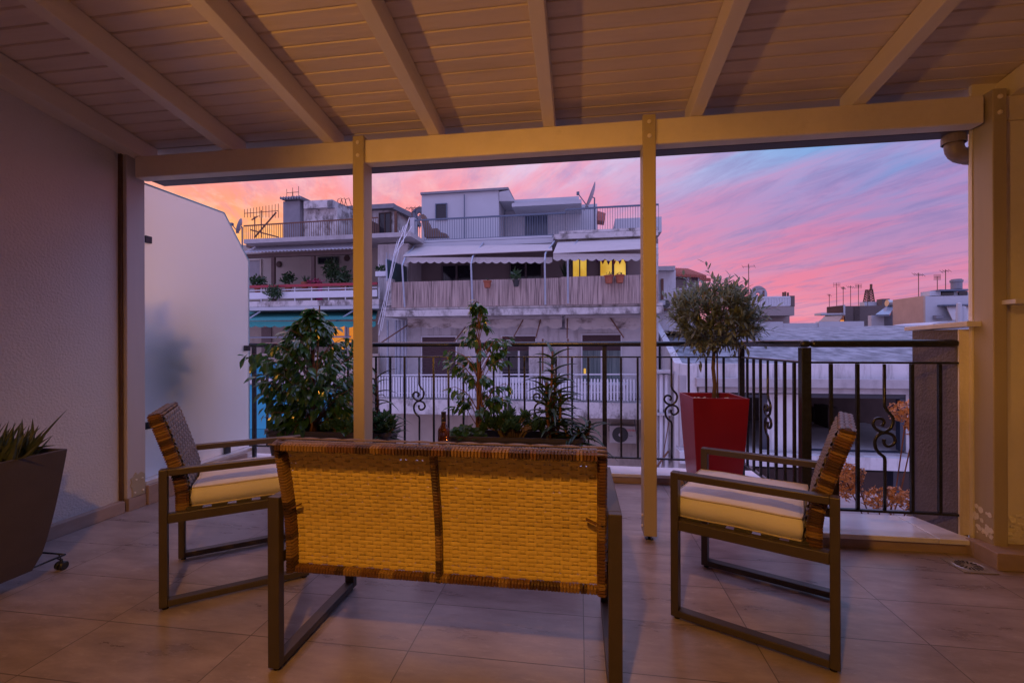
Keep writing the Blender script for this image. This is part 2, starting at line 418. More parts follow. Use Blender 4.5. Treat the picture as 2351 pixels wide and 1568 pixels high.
# flaking paint near the foot
fl = MB(); random.seed(3)
for k in range(26):
    x_ = random.uniform(2.165, 2.32); z_ = random.uniform(.10, .24); r_ = random.uniform(.006, .02); n_ = 7
    pp = [(x_ + r_ * math.cos(t * 2 * math.pi / n_) * random.uniform(.6, 1.5), z_ + r_ * math.sin(t * 2 * math.pi / n_) * random.uniform(.5, 1)) for t in range(n_)]
    fl.add([(a, 2.698 - random.uniform(0, .01), b_) for a, b_ in pp], [list(range(n_))])
for k in range(22):
    y_ = random.uniform(2.66, 2.76); z_ = random.uniform(.10, .26); r_ = random.uniform(.006, .02); n_ = 7
    pp = [(y_ + r_ * math.cos(t * 2 * math.pi / n_) * random.uniform(.6, 1.3), z_ + r_ * math.sin(t * 2 * math.pi / n_)) for t in range(n_)]
    fl.add([(2.0865 - random.uniform(0, .003), a, b_) for a, b_ in pp], [list(range(n_))])
fl.build('flaking_paint', plaster_worn, rw)
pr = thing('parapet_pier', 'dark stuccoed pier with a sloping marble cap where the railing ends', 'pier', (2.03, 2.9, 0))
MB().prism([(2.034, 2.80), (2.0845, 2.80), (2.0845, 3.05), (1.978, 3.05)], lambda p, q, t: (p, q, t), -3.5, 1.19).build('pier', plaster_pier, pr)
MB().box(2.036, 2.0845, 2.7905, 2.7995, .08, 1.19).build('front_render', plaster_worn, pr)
MB().add([(2.022, 2.72, 1.203), (2.13, 2.72, 1.203), (2.13, 3.1, 1.190), (1.965, 3.1, 1.190), (2.022, 2.72, 1.232), (2.13, 2.72, 1.232), (2.13, 3.1, 1.214), (1.965, 3.1, 1.214)],
         [(3, 2, 1, 0), (4, 5, 6, 7), (0, 1, 5, 4), (1, 2, 6, 5), (2, 3, 7, 6), (3, 0, 4, 7)]).build('marble_cap', marble, pr, bevel=.003)
o = MB().box(2.125, 2.6, 2.575, 2.699, 1.31, 1.332).build('marble_shelf', marble, None, bevel=.003)
tag(o, 'short marble shelf on the cream pillar at the right edge', 'shelf')

# ------------------------------------------------------------------ terrace edge: kerbs with marble sills
ke = thing('terrace_kerb', 'low tiled kerb with white marble sill under the iron railing', 'kerb', (0, 3.75, 0))
MB().box(-3.06, 1.23, 3.746, 4.0, -.25, .052).box(1.33, 2.06, 2.735, 3.06, -.25, .052).box(1.18, 1.32, 2.735, 3.745, -.25, .052).build('riser', skirt_tile, ke)
MB().box(-3.06, 1.40, 3.725, 3.96, .053, .08).build('marble_sill', marble, ke, bevel=.004)
MB().box(1.155, 1.885, 2.715, 3.05, .053, .08).build('marble_sill', marble, ke, bevel=.004)
MB().box(1.889, 2.06, 2.715, 3.05, .053, .08).build('marble_sill', marble, ke, bevel=.004)
MB().box(1.155, 1.40, 3.055, 3.72, .053, .08).build('marble_sill', marble, ke, bevel=.004)
gk = thing('glass_kerb', 'low kerb carrying the frosted glass screen', 'kerb', (-3.05, 3.2, 0))
MB().box(-3.25, -2.98, 2.78, 3.74, 0, .135).build('kerb_block', skirt_tile, gk, bevel=.004)
MB().box(-3.25, -3.0, 2.78, 3.90, .136, .165).build('marble_sill', marble, gk, bevel=.004)
# slab under the terrace
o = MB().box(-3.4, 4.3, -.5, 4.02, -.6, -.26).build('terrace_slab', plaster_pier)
tag(o, 'concrete slab edge of the terrace', 'slab', kind='structure')

# ------------------------------------------------------------------ frosted glass screen
def frosted():
    m = bpy.data.materials.new('frosted glass'); m.use_nodes = True
    nt = m.node_tree; nt.nodes.clear(); L = nt.links.new
    out = nt.nodes.new('ShaderNodeOutputMaterial')
    tr = nt.nodes.new('ShaderNodeBsdfTranslucent'); tr.inputs[0].default_value = (.80, .90, .95, 1)
    df = nt.nodes.new('ShaderNodeBsdfDiffuse'); df.inputs[0].default_value = (.80, .82, .84, 1)
    rf = nt.nodes.new('ShaderNodeBsdfRefraction'); rf.inputs['IOR'].default_value = 1.42; rf.inputs['Roughness'].default_value = .42; rf.inputs[0].default_value = (.95, .95, .97, 1)
    gl = nt.nodes.new('ShaderNodeBsdfGlossy'); gl.inputs['Roughness'].default_value = .10
    a = nt.nodes.new('ShaderNodeMixShader'); a.inputs[0].default_value = .04; L(tr.outputs[0], a.inputs[1]); L(df.outputs[0], a.inputs[2])
    b = nt.nodes.new('ShaderNodeMixShader'); b.inputs[0].default_value = .5; L(a.outputs[0], b.inputs[1]); L(rf.outputs[0], b.inputs[2])
    fr = nt.nodes.new('ShaderNodeFresnel'); fr.inputs[0].default_value = 1.45
    c = nt.nodes.new('ShaderNodeMixShader'); L(fr.outputs[0], c.inputs[0]); L(b.outputs[0], c.inputs[1]); L(gl.outputs[0], c.inputs[2])
    L(c.outputs[0], out.inputs[0])
    return m
gs = thing('glass_screen', 'frosted glass privacy screen with a clipped top corner', 'glass screen', (-3.07, 3.3, .165))
MB().prism([(2.79, .17), (3.872, .17), (3.872, 1.905), (3.575, 2.27), (2.79, 2.27)], lambda p, q, t: (t, p, q), -3.075, -3.065).build('pane', frosted(), gs)
edge = mat('glass edge', (.30, .52, .52), .15, .1, 5)
ge = MB(); eo = [(2.79, .17), (3.872, .17), (3.872, 1.905), (3.575, 2.27), (2.79, 2.27)]
for i_ in (1, 2, 3): ge.bar((-3.07, *eo[i_]), (-3.07, *eo[i_ + 1]), .013, .006, (1, 0, 0))
ge.build('edge_strip', edge, gs)
for (u, v) in ((338, 550), (338, 977)):
    q = at(u, v, X=-3.06); MB().box(-3.085, -3.05, q.y - .022, q.y + .03, q.z - .025, q.z + .025).build('clamp', iron, gs, bevel=.003)
q = at(528, 1046, X=-3.03); MB().box(-3.10, -3.045, q.y - .03, q.y + .03, .165, .225).build('clamp', iron, gs, bevel=.003)
MB().box(-3.09, -3.03, 3.80, 3.845, 1.06, 1.11).build('clamp', iron, gs, bevel=.003)

# ------------------------------------------------------------------ iron railing
rl = thing('iron_railing', 'black wrought iron railing with scrolls along the terrace edge', 'railing', (0, 3.82, .08))
YR, XR, YN = 3.82, 1.268, 2.80
hr = [(-3.03, YR, 1.115), (XR, YR, 1.115), (XR, YN, 1.115), (2.034, YN, 1.115)]
def flatrail(z, w, h, name):
    m = MB()
    m.box(-3.02, XR + w / 2, YR - w / 2, YR + w / 2, z - h / 2, z + h / 2)
    m.box(XR - w / 2, XR + w / 2, YN - w / 2, YR - w / 2 - .001, z - h / 2, z + h / 2)
    m.box(XR + w / 2 + .001, 2.034, YN - w / 2, YN + w / 2, z - h / 2, z + h / 2)
    return m.build(name, iron, rl, bevel=min(w, h) * (.48 if h > .03 else .3), seg=4)
flatrail(1.115, .055, .042, 'handrail')
flatrail(1.008, .028, .012, 'upper_rail')
flatrail(.185, .028, .014, 'bottom_rail')
def post(x, y, w=.04):
    MB().box(x - w / 2, x + w / 2, y - w / 2, y + w / 2, .08, 1.093).build('post', iron, rl, bevel=.003)
P0 = at(1388, 900, Y=YR).x
DX = (XR - P0) / 8
for k in range(4): post(max(P0 - DX * 8 * k, -3.0), YR, .03 if k else .036)
post(XR, YR); post(XR, YN, .05)
def baluster(x, y):
    MB().box(x - .008, x + .008, y - .008, y + .008, .193, 1.001).build('baluster', iron, rl)
up_ = [(210, 1060), (210, 1090), (225, 1125), (258, 1165), (267, 1205), (248, 1255), (205, 1282), (160, 1268), (135, 1232), (143, 1198), (172, 1183), (200, 1195), (206, 1218), (192, 1238)]
lo_ = [(207, 1335), (206, 1365), (228, 1388), (262, 1376), (280, 1345), (262, 1304), (215, 1288), (170, 1305), (147, 1345), (150, 1400), (175, 1440), (205, 1465), (212, 1492), (212, 1520)]
def smooth_path(p, n=4):
    out = []
    for i in range(len(p) - 1):
        a, b_, c_, d = p[max(i - 1, 0)], p[i], p[i + 1], p[min(i + 2, len(p) - 1)]
        for k in range(n):
            t = k / n
            out.append(tuple(.5 * (2 * b_[j] + (c_[j] - a[j]) * t + (2 * a[j] - 5 * b_[j] + 4 * c_[j] - d[j]) * t * t + (3 * b_[j] - a[j] - 3 * c_[j] + d[j]) * t ** 3) for j in range(2)))
    return out + [p[-1]]
def scroll(x, y, along=(1, 0), flip=1):
    k = .000755
    m = MB()
    def w(p): return (x + (p[0] - 210) * k * along[0] * flip, y + (p[0] - 210) * k * along[1] * flip, .77 - (p[1] - 1090) * k)
    a = [w(p) for p in smooth_path(up_)]; b_ = [w(p) for p in smooth_path(lo_)]
    a[0] = (x, y, 1.0); b_.append((x, y, .192))
    m.tube(a, [.0085] * (len(a) - 3) + [.009, .010, .011], 8)
    m.tube(b_, [.011, .010, .009] + [.0085] * (len(b_) - 3), 8)
    m.build('scroll_baluster', iron, rl, smooth=True)
for k in range(-7, 25):
    if k % 8 == 0: continue
    xk = P0 - DX * k
    if xk < -2.97: continue
    scroll(xk, YR) if k % 8 in (4,) else baluster(xk, YR)
for k in range(1, 8):
    yk = YR + (YN - YR) * k / 8
    scroll(XR, yk, (0, 1), -1) if k == 4 else baluster(XR, yk)
for k in range(1, 6):
    xk = XR + .136 * k
    scroll(xk, YN) if k == 3 else baluster(xk, YN)
# ------------------------------------------------------------------ garden furniture
frame_m = mat('brown powder coated metal', (.060, .046, .038), .42, .10, 12, bump=.04, bscale=300)
cush_m = mat('cream cushion cloth', (.66, .65, .67), .9, .03, 9, bump=.12, bscale=220)
pipe_m = mat('cushion piping', (.50, .44, .36), .9, .06, 9)
wk_tan = mat('tan wicker', (.25, .15, .06), .42, .18, 18, col2=(.18, .10, .038), bump=.1, bscale=90)
wk_br = mat('brown wicker', (.12, .055, .024), .42, .2, 18, bump=.1, bscale=90)
wk_dk = mat('dark wicker', (.060, .030, .018), .42, .25, 18, bump=.1, bscale=90)
wk_panel = mat('honey wicker', (.74, .55, .15), .45, .1, 14, col2=(.60, .43, .10), bump=.06, bscale=90)
wk_plait = mat('dark plait', (.10, .068, .055), .4, .25, 25, col2=(.17, .12, .095), bump=.1, bscale=90)
wk_grey = mat('grey wicker', (.15, .125, .125), .34, .28, 25, col2=(.27, .23, .23), bump=.1, bscale=90)  # greyer tone for the weave on the seat fronts
WK = [wk_tan, wk_br, wk_dk, wk_grey]

PROFILE = [(.075, .375), (.075, .42), (.074, .47), (.068, .52), (.053, .58), (.034, .64), (.015, .70), (-.004, .76), (-.020, .805), (-.023, .820)]
SOFA_PROFILE = [(.052, .325), (.052, .38), (.050, .45), (.043, .52), (.030, .59), (.015, .66), (-.002, .73), (-.016, .785), (-.020, .800)]
def prof_at(s, P):
    """point and front-facing normal at arc length s"""
    acc = 0
    for i in range(len(P) - 1):
        a, b = Vector((0, *P[i])), Vector((0, *P[i + 1])); l = (b - a).length
        if acc + l >= s or i == len(P) - 2:
            t = (b - a).normalized(); p = a + t * (s - acc)
            return p, Vector((0, t.z, -t.y)), t
        acc += l
def prof_len(P): return sum((Vector(P[i + 1]) - Vector(P[i])).length for i in range(len(P) - 1))

def weave(P, x0, x1, s0, s1, stake, row, off, amp, rnd, mats, name, parent, tol=.97, sub=6, flip=False):
    m = MB(); n = int((x1 - x0) / stake); st = (x1 - x0) / n; nr = int((s1 - s0) / row); rw_ = (s1 - s0) / nr
    for r in range(nr):
        s = s0 + rw_ * (r + .5); jit = rnd.uniform(-.05, .05) * rw_
        p, nn, t = prof_at(s + jit, P); nn = -nn if flip else nn; mi = 0 if rnd.random() < .8 or len(mats) == 1 else 1
        o = len(m.v); ns = n * sub
        for i in range(ns + 1):
            x = x0 + (x1 - x0) * i / ns
            ph = math.cos(math.pi * ((x - x0) / st - .5) + math.pi * r)
            dip = max(0, -ph) ** 1.6; e = off + amp * (1 - 2 * dip) + rnd.uniform(-.0002, .0002)
            h = rw_ * tol * (.54 - .17 * dip) * (1 + .05 * math.sin(i * .7 + r * 3))
            q = p + nn * e + Vector((x, 0, 0))
            m.v += [q - t * h, q + nn * (amp * .45 + .0006), q + t * h]
        for i in range(ns):
            a = o + i * 3
            m.f += [[a, a + 3, a + 4, a + 1], [a + 1, a + 4, a + 5, a + 2]]; m.m += [mi, mi]
    for j in range(n):
        x = x0 + st * (j + .5); o = len(m.v); k = nr * 4; w = min(.0065, st * .26)
        for i in range(k + 1):
            s = s0 + (s1 - s0) * i / k
            p, nn, t = prof_at(s, P); nn = -nn if flip else nn
            ph = -math.cos(math.pi * j) * math.cos(math.pi * ((s - s0) / rw_ - .5))
            q = p + nn * (off + amp * .8 * ph * (1 if j % 2 == 0 else 1)) + Vector((x, 0, 0))
            m.v += [q + Vector((-w, 0, 0)), q + Vector((w, 0, 0))]
        for i in range(k):
            a = o + i * 2; m.f.append([a, a + 1, a + 3, a + 2]); m.m.append(0)
    return m.build(name, mats, parent, smooth=True, world=False)

def wrap(path, wx, wy, rnd, name, parent, pitch=.0105, runs=(2, 6)):
    """a bar bound with wicker: bulging turns in runs of tan, brown and dark"""
    m = MB(); pts = [Vector(p) for p in path]
    seg = []; tot = 0
    for a, b in zip(pts, pts[1:]): seg.append((tot, (b - a).length, a, b)); tot += (b - a).length
    def P(s):
        for t0, l, a, b in seg:
            if s <= t0 + l + 1e-9: return a + (b - a) * ((s - t0) / l), (b - a).normalized()
        return pts[-1], (pts[-1] - pts[-2]).normalized()
    n = max(2, int(tot / pitch)); pt_ = tot / n; left_ = 0; col = 0
    for k in range(n):
        if left_ == 0:
            left_ = rnd.randint(*runs); col = rnd.choice([0, 1, 2, 1, 2] if col == 0 else [0, 1, 2, 0])
        left_ -= 1
        o = len(m.v); tilt = rnd.uniform(-.12, .12) * pt_
        for q, g in ((0, .80), (.22, 1.0), (.78, 1.0), (1, .80)):
            p, d = P(min(tot, (k + q) * pt_))
            side = Vector((1, 0, 0)) if abs(d.x) < .7 else Vector((0, 0, 1))
            u = (side - d * side.dot(d)).normalized(); v = d.cross(u)
            for ca, cb in ((1, .62), (.62, 1), (-.62, 1), (-1, .62), (-1, -.62), (-.62, -1), (.62, -1), (1, -.62)):
                m.v.append(p + u * (wx / 2 * g * ca) + v * (wy / 2 * g * cb) + d * tilt * ca)
        for i in range(3):
            for j in range(8):
                m.f.append([o + i * 8 + j, o + i * 8 + (j + 1) % 8, o + (i + 1) * 8 + (j + 1) % 8, o + (i + 1) * 8 + j]); m.m.append(col)
        m.f.append([o + j for j in range(8)][::-1]); m.m.append(col); m.f.append([o + 24 + j for j in range(8)]); m.m.append(col)
    return m.build(name, WK, parent, smooth=False, world=False)

def cushion(name, x0, x1, y0, y1, z0, z1, parent, seed=0, puff=.02):
    rnd = random.Random(seed); m = MB(); nx, ny = 30, 30
    def top(i, j):
        u, v = i / nx * 2 - 1, j / ny * 2 - 1
        e = (1 - abs(u) ** 4) * (1 - abs(v) ** 4)
        w = noise.noise(Vector((u * 3 + seed, v * 3, 0))) * .006 * e
        edge = max(abs(u), abs(v))
        wr = .0035 * math.sin(40 * (u if abs(v) > abs(u) else v) + 5 * noise.noise(Vector((u * 4, v * 4, seed)))) * max(0, edge - .72) * 3.2 * (1 - edge) * 4
        return puff * e + w + wr
    for side in (1, -1):
        o = len(m.v)
        for j in range(ny + 1):
            for i in range(nx + 1):
                u, v = i / nx, j / ny
                ex = .004 * math.sin(9 * v + seed) ; ey = .004 * math.sin(9 * u + seed)
                z = z1 + top(i, j) if side == 1 else z0 - top(i, j) * .2
                m.v.append(Vector((x0 + (x1 - x0) * u + ex * (2 * u - 1), y0 + (y1 - y0) * v + ey * (2 * v - 1), z)))
        for j in range(ny):
            for i in range(nx):
                a = o + j * (nx + 1) + i
                q = [a, a + 1, a + nx + 2, a + nx + 1]
                m.f.append(q if side == 1 else q[::-1]); m.m.append(0)
    N = (nx + 1) * (ny + 1)
    ring = [i for i in range(nx + 1)] + [(j + 1) * (nx + 1) - 1 for j in range(1, ny + 1)] + [ny * (nx + 1) + i for i in range(nx - 1, -1, -1)] + [j * (nx + 1) for j in range(ny - 1, 0, -1)]
    cx, cy = (x0 + x1) / 2, (y0 + y1) / 2
    mid = []
    for k in ring:
        p = (m.v[k] + m.v[N + k]) / 2; d = Vector((p.x - cx, p.y - cy, 0)); d.normalize()
        m.v.append(p + d * .008); mid.append(len(m.v) - 1)
    n = len(ring)
    for i in range(n):
        j = (i + 1) % n
        m.f.append([ring[j], ring[i], mid[i], mid[j]]); m.f.append([mid[j], mid[i], N + ring[i], N + ring[j]]); m.m += [0, 0]
    o = m.build(name, cush_m, parent, smooth=True, world=False)
    tp = [m.v[k] for k in ring]; bt = [m.v[N + k] for k in ring]
    pp = MB()
    for line in (tp, bt):
        pts = line + [line[0]]
        pp.tube(pts, .0035, 5, cap=False)
    pp.build('piping', pipe_m, o, smooth=True, world=False)
    return o

def side_frame(x, L, H, parent, ty=.030, tx=.042, name='side_frame'):
    m = MB(); a, b = x - tx / 2, x + tx / 2
    m.box(a, b, 0, ty, .012, H); m.box(a, b, L - ty, L, .012, H)
    m.box(a, b, ty, L - ty, .012, .012 + ty * .9); m.box(a, b, ty, L - ty, H - ty * .9, H)
    m.box(a + .004, b - .004, ty, L - ty, .362, .402)
    o = m.build(name, frame_m, parent, world=False, bevel=.0025)
    for yy in (.02, L - .02): MB().lathe([(.012, 0), (.012, .012), (0, .012)], (x, yy, 0), 10).build('foot', iron, o, world=False)
    return o

def seat(name, label, cat, loc, rz, W, L, H, half, seed, group, cushions=1, sofa=False):
    rnd = random.Random(seed)
    t = thing(name, label, cat, loc, rz, group)
    hx = W / 2 - .021
    for s in (-1, 1): side_frame(s * hx, L, H, t)
    m = MB(); xi = hx - .018
    m.box(-xi, xi, .09, .12, .365, .40); m.box(-xi, xi, L - .05, L - .02, .365, .40)
    m.build('seat_frame', frame_m, t, world=False, bevel=.002)
    m = MB()
    for k in range(5):
        y = .12 + (L - .2) * k / 4; m.box(-xi - .01, xi + .01, y - .03, y + .03, .4025, .409)
    m.build('slats', mat('seat webbing', (.05, .045, .04), .7, .2, 20), t, world=False)
    xo = hx - .026
    P = SOFA_PROFILE if sofa else PROFILE; Lp = prof_len(P)
    rs = (2, 6) if sofa else (1, 2)
    wrap([(-xo + .013, *p) for p in P], .030, .050, rnd, 'side_binding', t, runs=rs)
    wrap([(xo - .013, *p) for p in P], .030, .050, rnd, 'side_binding', t, runs=rs)
    if sofa: wrap([(0, *p) for p in P], .022, .030, rnd, 'centre_binding', t, runs=(1, 9))
    pt_, nt_, tt_ = prof_at(Lp - .012, P); pb, nb, tb = prof_at(.012, P)
    ptr = pt_ - nt_ * (.016 if sofa else 0)
    wrap([(-xo + .028, ptr.y, ptr.z), (xo - .028, ptr.y, ptr.z)], .028, .074 if sofa else .050, rnd, 'top_binding', t)
    wrap([(-xo + .028, pb.y, pb.z), (xo - .028, pb.y, pb.z)], .024, .030, rnd, 'bottom_binding', t, runs=(2, 7))
    # plaited strands lying along the top edge
    m = MB()
    for r in range(3):
        n = int(2 * xo / .075)
        for k in range(n):
            xa = -xo + 2 * xo * (k + (.5 if r % 2 else 0)) / n; xb = min(xo, xa + 2 * xo / n * 1.02); o = len(m.v)
            for i in range(9):
                u = i / 8; x = xa + (xb - xa) * u; b = math.sin(math.pi * u)
                c = ptr + tt_ * (.0140 + .0018 * b) + nt_ * ((r - 1) * (.023 if sofa else .016)) + Vector((x, 0, 0))
                m.v += [c - nt_ * (.004 + .0045 * b), c + tt_ * .002, c + nt_ * (.004 + .0045 * b)]
            for i in range(8):
                a = o + i * 3; m.f += [[a, a + 3, a + 4, a + 1], [a + 1, a + 4, a + 5, a + 2]]; m.m += [0, 0]
    m.build('top_plait', wk_plait, t, smooth=True, world=False)
    if sofa:
        for a, b in ((-xo + .026, -.010), (.010, xo - .026)):
            weave(P, a, b, .022, Lp - .026, .0275, .0134, -.016, .0030, rnd, [wk_panel], 'woven_panel', t, flip=True)
        weave(P, -xo + .026, xo - .026, .022, Lp - .026, .05, .022, .020, .004, rnd, [wk_grey], 'front_weave', t, tol=.8, sub=4)
        # loose cut ends of the binding
        for s in (-1, 1):
            p, nn, tt = prof_at(.235, P)
            MB().bar(p + Vector((s * (xo - .03), 0, 0)) - nn * .012, p + Vector((s * (xo - .062), -.012, .012)), .012, .005).build('binding_end', wk_br, t, world=False)
            MB().lathe([(.005, 0), (.005, .004), (0, .005)], (s * (xo - .012), p.y - .028, p.z), 8, axis='y').build('screw', iron, t, world=False)
    else:
        weave(P, -xo + .022, xo - .022, .02, Lp - .02, .031, .0195, .022, .0065, rnd, [wk_grey], 'front_weave', t, tol=.95, sub=4)
        weave(P, -xo + .026, xo - .026, .022, Lp - .026, .0275, .0125, -.010, .0036, rnd, [wk_panel, wk_tan], 'rear_weave', t, sub=4)
    cw = (2 * xi - .01) / cushions
    for k in range(cushions):
        cushion('seat_cushion', -xi + .005 + cw * k, -xi + .005 + cw * (k + 1) - .004, .115, L - .004, .411, .490, t, seed + k, .024)
    return t
G = 'wicker lounge seats around the low table'
seat('sofa', 'honey wicker two-seat sofa seen from behind in the middle of the terrace', 'sofa', (-.4645, 1.42, 0), 0, 1.187, .55, .597, 0, 11, G, 2, True)
seat('armchair', 'wicker armchair with cream cushion standing beside the frosted glass screen', 'armchair', (-1.912, 1.890, 0), R(-52.8), .55, .578, .592, 0, 12, G)
seat('armchair', 'wicker armchair with cream cushion standing by the red planter and railing corner', 'armchair', (.995, 1.924, 0), R(63), .56, .563, .595, 0, 13, G)

# ------------------------------------------------------------------ coffee table, bottle, candles
ct = thing('coffee_table', 'low brown table with a glass top hidden behind the sofa', 'table', (-.45, 2.75, 0))
tm = MB()
for x_ in (-.9, -.04):
    for y_ in (2.46, 3.0): tm.box(x_, x_ + .04, y_, y_ + .04, 0, .36)
tm.box(-.9, 0, 2.46, 3.04, .3605, .374)
tm.build('table_frame', frame_m, ct, bevel=.002)
MB().box(-.9, 0, 2.46, 3.04, .3745, .380).build('table_top', mat('dark glass top', (.03, .03, .035), .08, .1, 4), ct)
bt = thing('wine_bottle', 'dark amber wine bottle with black capsule standing on the low table', 'bottle', (-.902, 2.86, .38))
bt.location = (-.865, 2.84, .38); PM[bt.name] = Matrix.Translation(bt.location)
glass_b = mat('amber bottle glass', (.16, .045, .010), .06, .1, 4, trans=.65, coat=.5)
MB().lathe([(0, 0), (.036, 0), (.038, .006), (.038, .175), (.036, .19), (.026, .207), (.0165, .222), (.0145, .24), (.0145, .262)], n=24).build('glass_body', glass_b, bt, smooth=True, world=False)
cp = MB().lathe([(.0152, .235), (.0152, .292), (.0165, .293), (.0165, .302), (.0140, .304), (0, .304)], n=20).build('capsule', mat('black foil', (.012, .010, .012), .3, .1, 9), bt, smooth=False, world=False)
MB().lathe([(.0155, .236), (.0155, .240)], n=20).build('gold_band', mat('gold foil', (.5, .33, .12), .3, .1, 9, metal=1), cp, world=False)
MB().lathe([(.0383, .03), (.0383, .10)], n=24).build('paper_label', mat('paper label', (.6, .5, .36), .8, .06, 9), bt, smooth=True, world=False)
def text_mesh(txt, size, mtx, m, name, parent, world=True, depth=.0004):
    cu = bpy.data.curves.new(name, 'FONT'); cu.body = txt; cu.size = size; cu.align_x = 'CENTER'; cu.align_y = 'CENTER'; cu.extrude = depth
    tmp = bpy.data.objects.new(name, cu); COL.objects.link(tmp)
    dg = bpy.context.evaluated_depsgraph_get(); dg.update()
    me = bpy.data.meshes.new_from_object(tmp.evaluated_get(dg))
    bpy.data.objects.remove(tmp)
    M4 = mtx if not (parent and world) else PM[parent.name].inverted() @ mtx
    me.transform(M4); me.materials.clear(); me.materials.append(m)
    o = bpy.data.objects.new(name, me); COL.objects.link(o)
    if parent: o.parent = parent; PM[o.name] = PM[parent.name]
    return o
text_mesh('R', .012, Matrix.Translation((0, -.0156, .262)) @ Matrix.Rotation(R(90), 4, 'X'), mat('gold print', (.5, .36, .16), .4, .1, 9), 'emblem', cp, world=False)
cglass = mat('candle glass', (.9, .75, .6), .05, .05, 4, trans=.9)
wax = mat('candle wax', (.75, .6, .4), .6, .05, 6)
def flame_mat():
    m = bpy.data.materials.new('candle flame'); m.use_nodes = True
    b = m.node_tree.nodes['Principled BSDF']; b.inputs['Base Color'].default_value = (1, .4, .1, 1)
    b.inputs['Emission Color'].default_value = (1, .36, .07, 1); b.inputs['Emission Strength'].default_value = 14
    return m
FLM = flame_mat()
for k, (u_, lab) in enumerate(((1100, 'lit tealight candle in a glass, nearest the wine bottle'), (1172, 'lit tealight candle in a glass, farther from the wine bottle'))):
    p = at(u_, 1034, Y=2.78)
    cd = thing('candle', lab, 'candle', (p.x, p.y, .38), 0, 'candles on the low table')
    MB().lathe([(0, 0), (.034, 0), (.036, .004), (.037, .09), (.035, .09), (.034, .006), (0, .006)], n=20).build('candle_glass', cglass, cd, smooth=True, world=False)
    MB().lathe([(.033, .007), (.033, .045), (0, .045)], n=16).build('wax', wax, cd, world=False)
    MB().lathe([(0, .05), (.006, .058), (.0075, .066), (.005, .078), (0, .092)], n=10).build('flame', FLM, cd, smooth=True, world=False)

# ------------------------------------------------------------------ floor drain
dr = thing('floor_drain', 'square metal floor drain with slotted round grate near the right wall', 'drain', (1.925, 2.585, .001))
steel = mat('brushed steel', (.42, .40, .38), .35, .1, 20, metal=.6)
MB().box(1.85, 2.0, 2.51, 2.66, .001, .005).build('plate', steel, dr)
MB().lathe([(0, .0052), (.058, .0052), (.060, .007), (.063, .0052)], (1.925, 2.585, 0), 28).build('rim', steel, dr)
sl = MB()
for k in range(18):
    a = 2 * math.pi * k / 18; r0 = .018 if k % 2 else .03; d = Vector((math.cos(a), math.sin(a), 0)); n_ = Vector((-d.y, d.x, 0)) * .0045
    c = Vector((1.925, 2.585, .0062))
    sl.add([c + d * r0 - n_ * .6, c + d * .053 - n_, c + d * .053 + n_, c + d * r0 + n_ * .6], [(0, 1, 2, 3)])
sl.build('slots', iron, dr)
# ------------------------------------------------------------------ plants
def leaf_mat(name, c1, c2, rough=.35, spec=.5):
    m = mat(name, c1, rough, 0, 9, col2=c2, spec=spec, contrast=1.3)
    b = m.node_tree.nodes['Principled BSDF']
    nt = m.node_tree; out = nt.nodes['Material Output']
    tr = nt.nodes.new('ShaderNodeBsdfTranslucent'); tr.inputs[0].default_value = (*[min(1, q * 2.2) for q in c2], 1)
    mx = nt.nodes.new('ShaderNodeMixShader'); mx.inputs[0].default_value = .18
    nt.links.new(b.outputs[0], mx.inputs[1]); nt.links.new(tr.outputs[0], mx.inputs[2]); nt.links.new(mx.outputs[0], out.inputs[0])
    return m
ficus_l = leaf_mat('ficus leaf', (.020, .062, .022), (.055, .150, .040), .22, .8)
olive_l = leaf_mat('olive leaf', (.085, .120, .085), (.20, .235, .15), .4)
aloe_l = leaf_mat('aloe leaf', (.024, .058, .032), (.060, .115, .055), .35)
jade_l = leaf_mat('jade leaf', (.028, .075, .034), (.070, .140, .050), .25, .6)
ger_l = leaf_mat('geranium leaf', (.022, .075, .016), (.050, .13, .026), .5)
gast_l = leaf_mat('succulent leaf', (.050, .080, .052), (.14, .165, .11), .45)
bark_r = mat('reddish bark', (.17, .08, .05), .8, .25, 14, bump=.4, bscale=60, stretch=(1, 1, .3))
bark_o = mat('olive bark', (.16, .115, .075), .85, .25, 14, bump=.5, bscale=60, stretch=(1, 1, .3))
soil = mat('potting soil', (.05, .035, .025), .95, .4, 60, bump=.8, bscale=90)
plast = mat('anthracite plastic', (.050, .044, .052), .45, .10, 6, bump=.05, bscale=160)

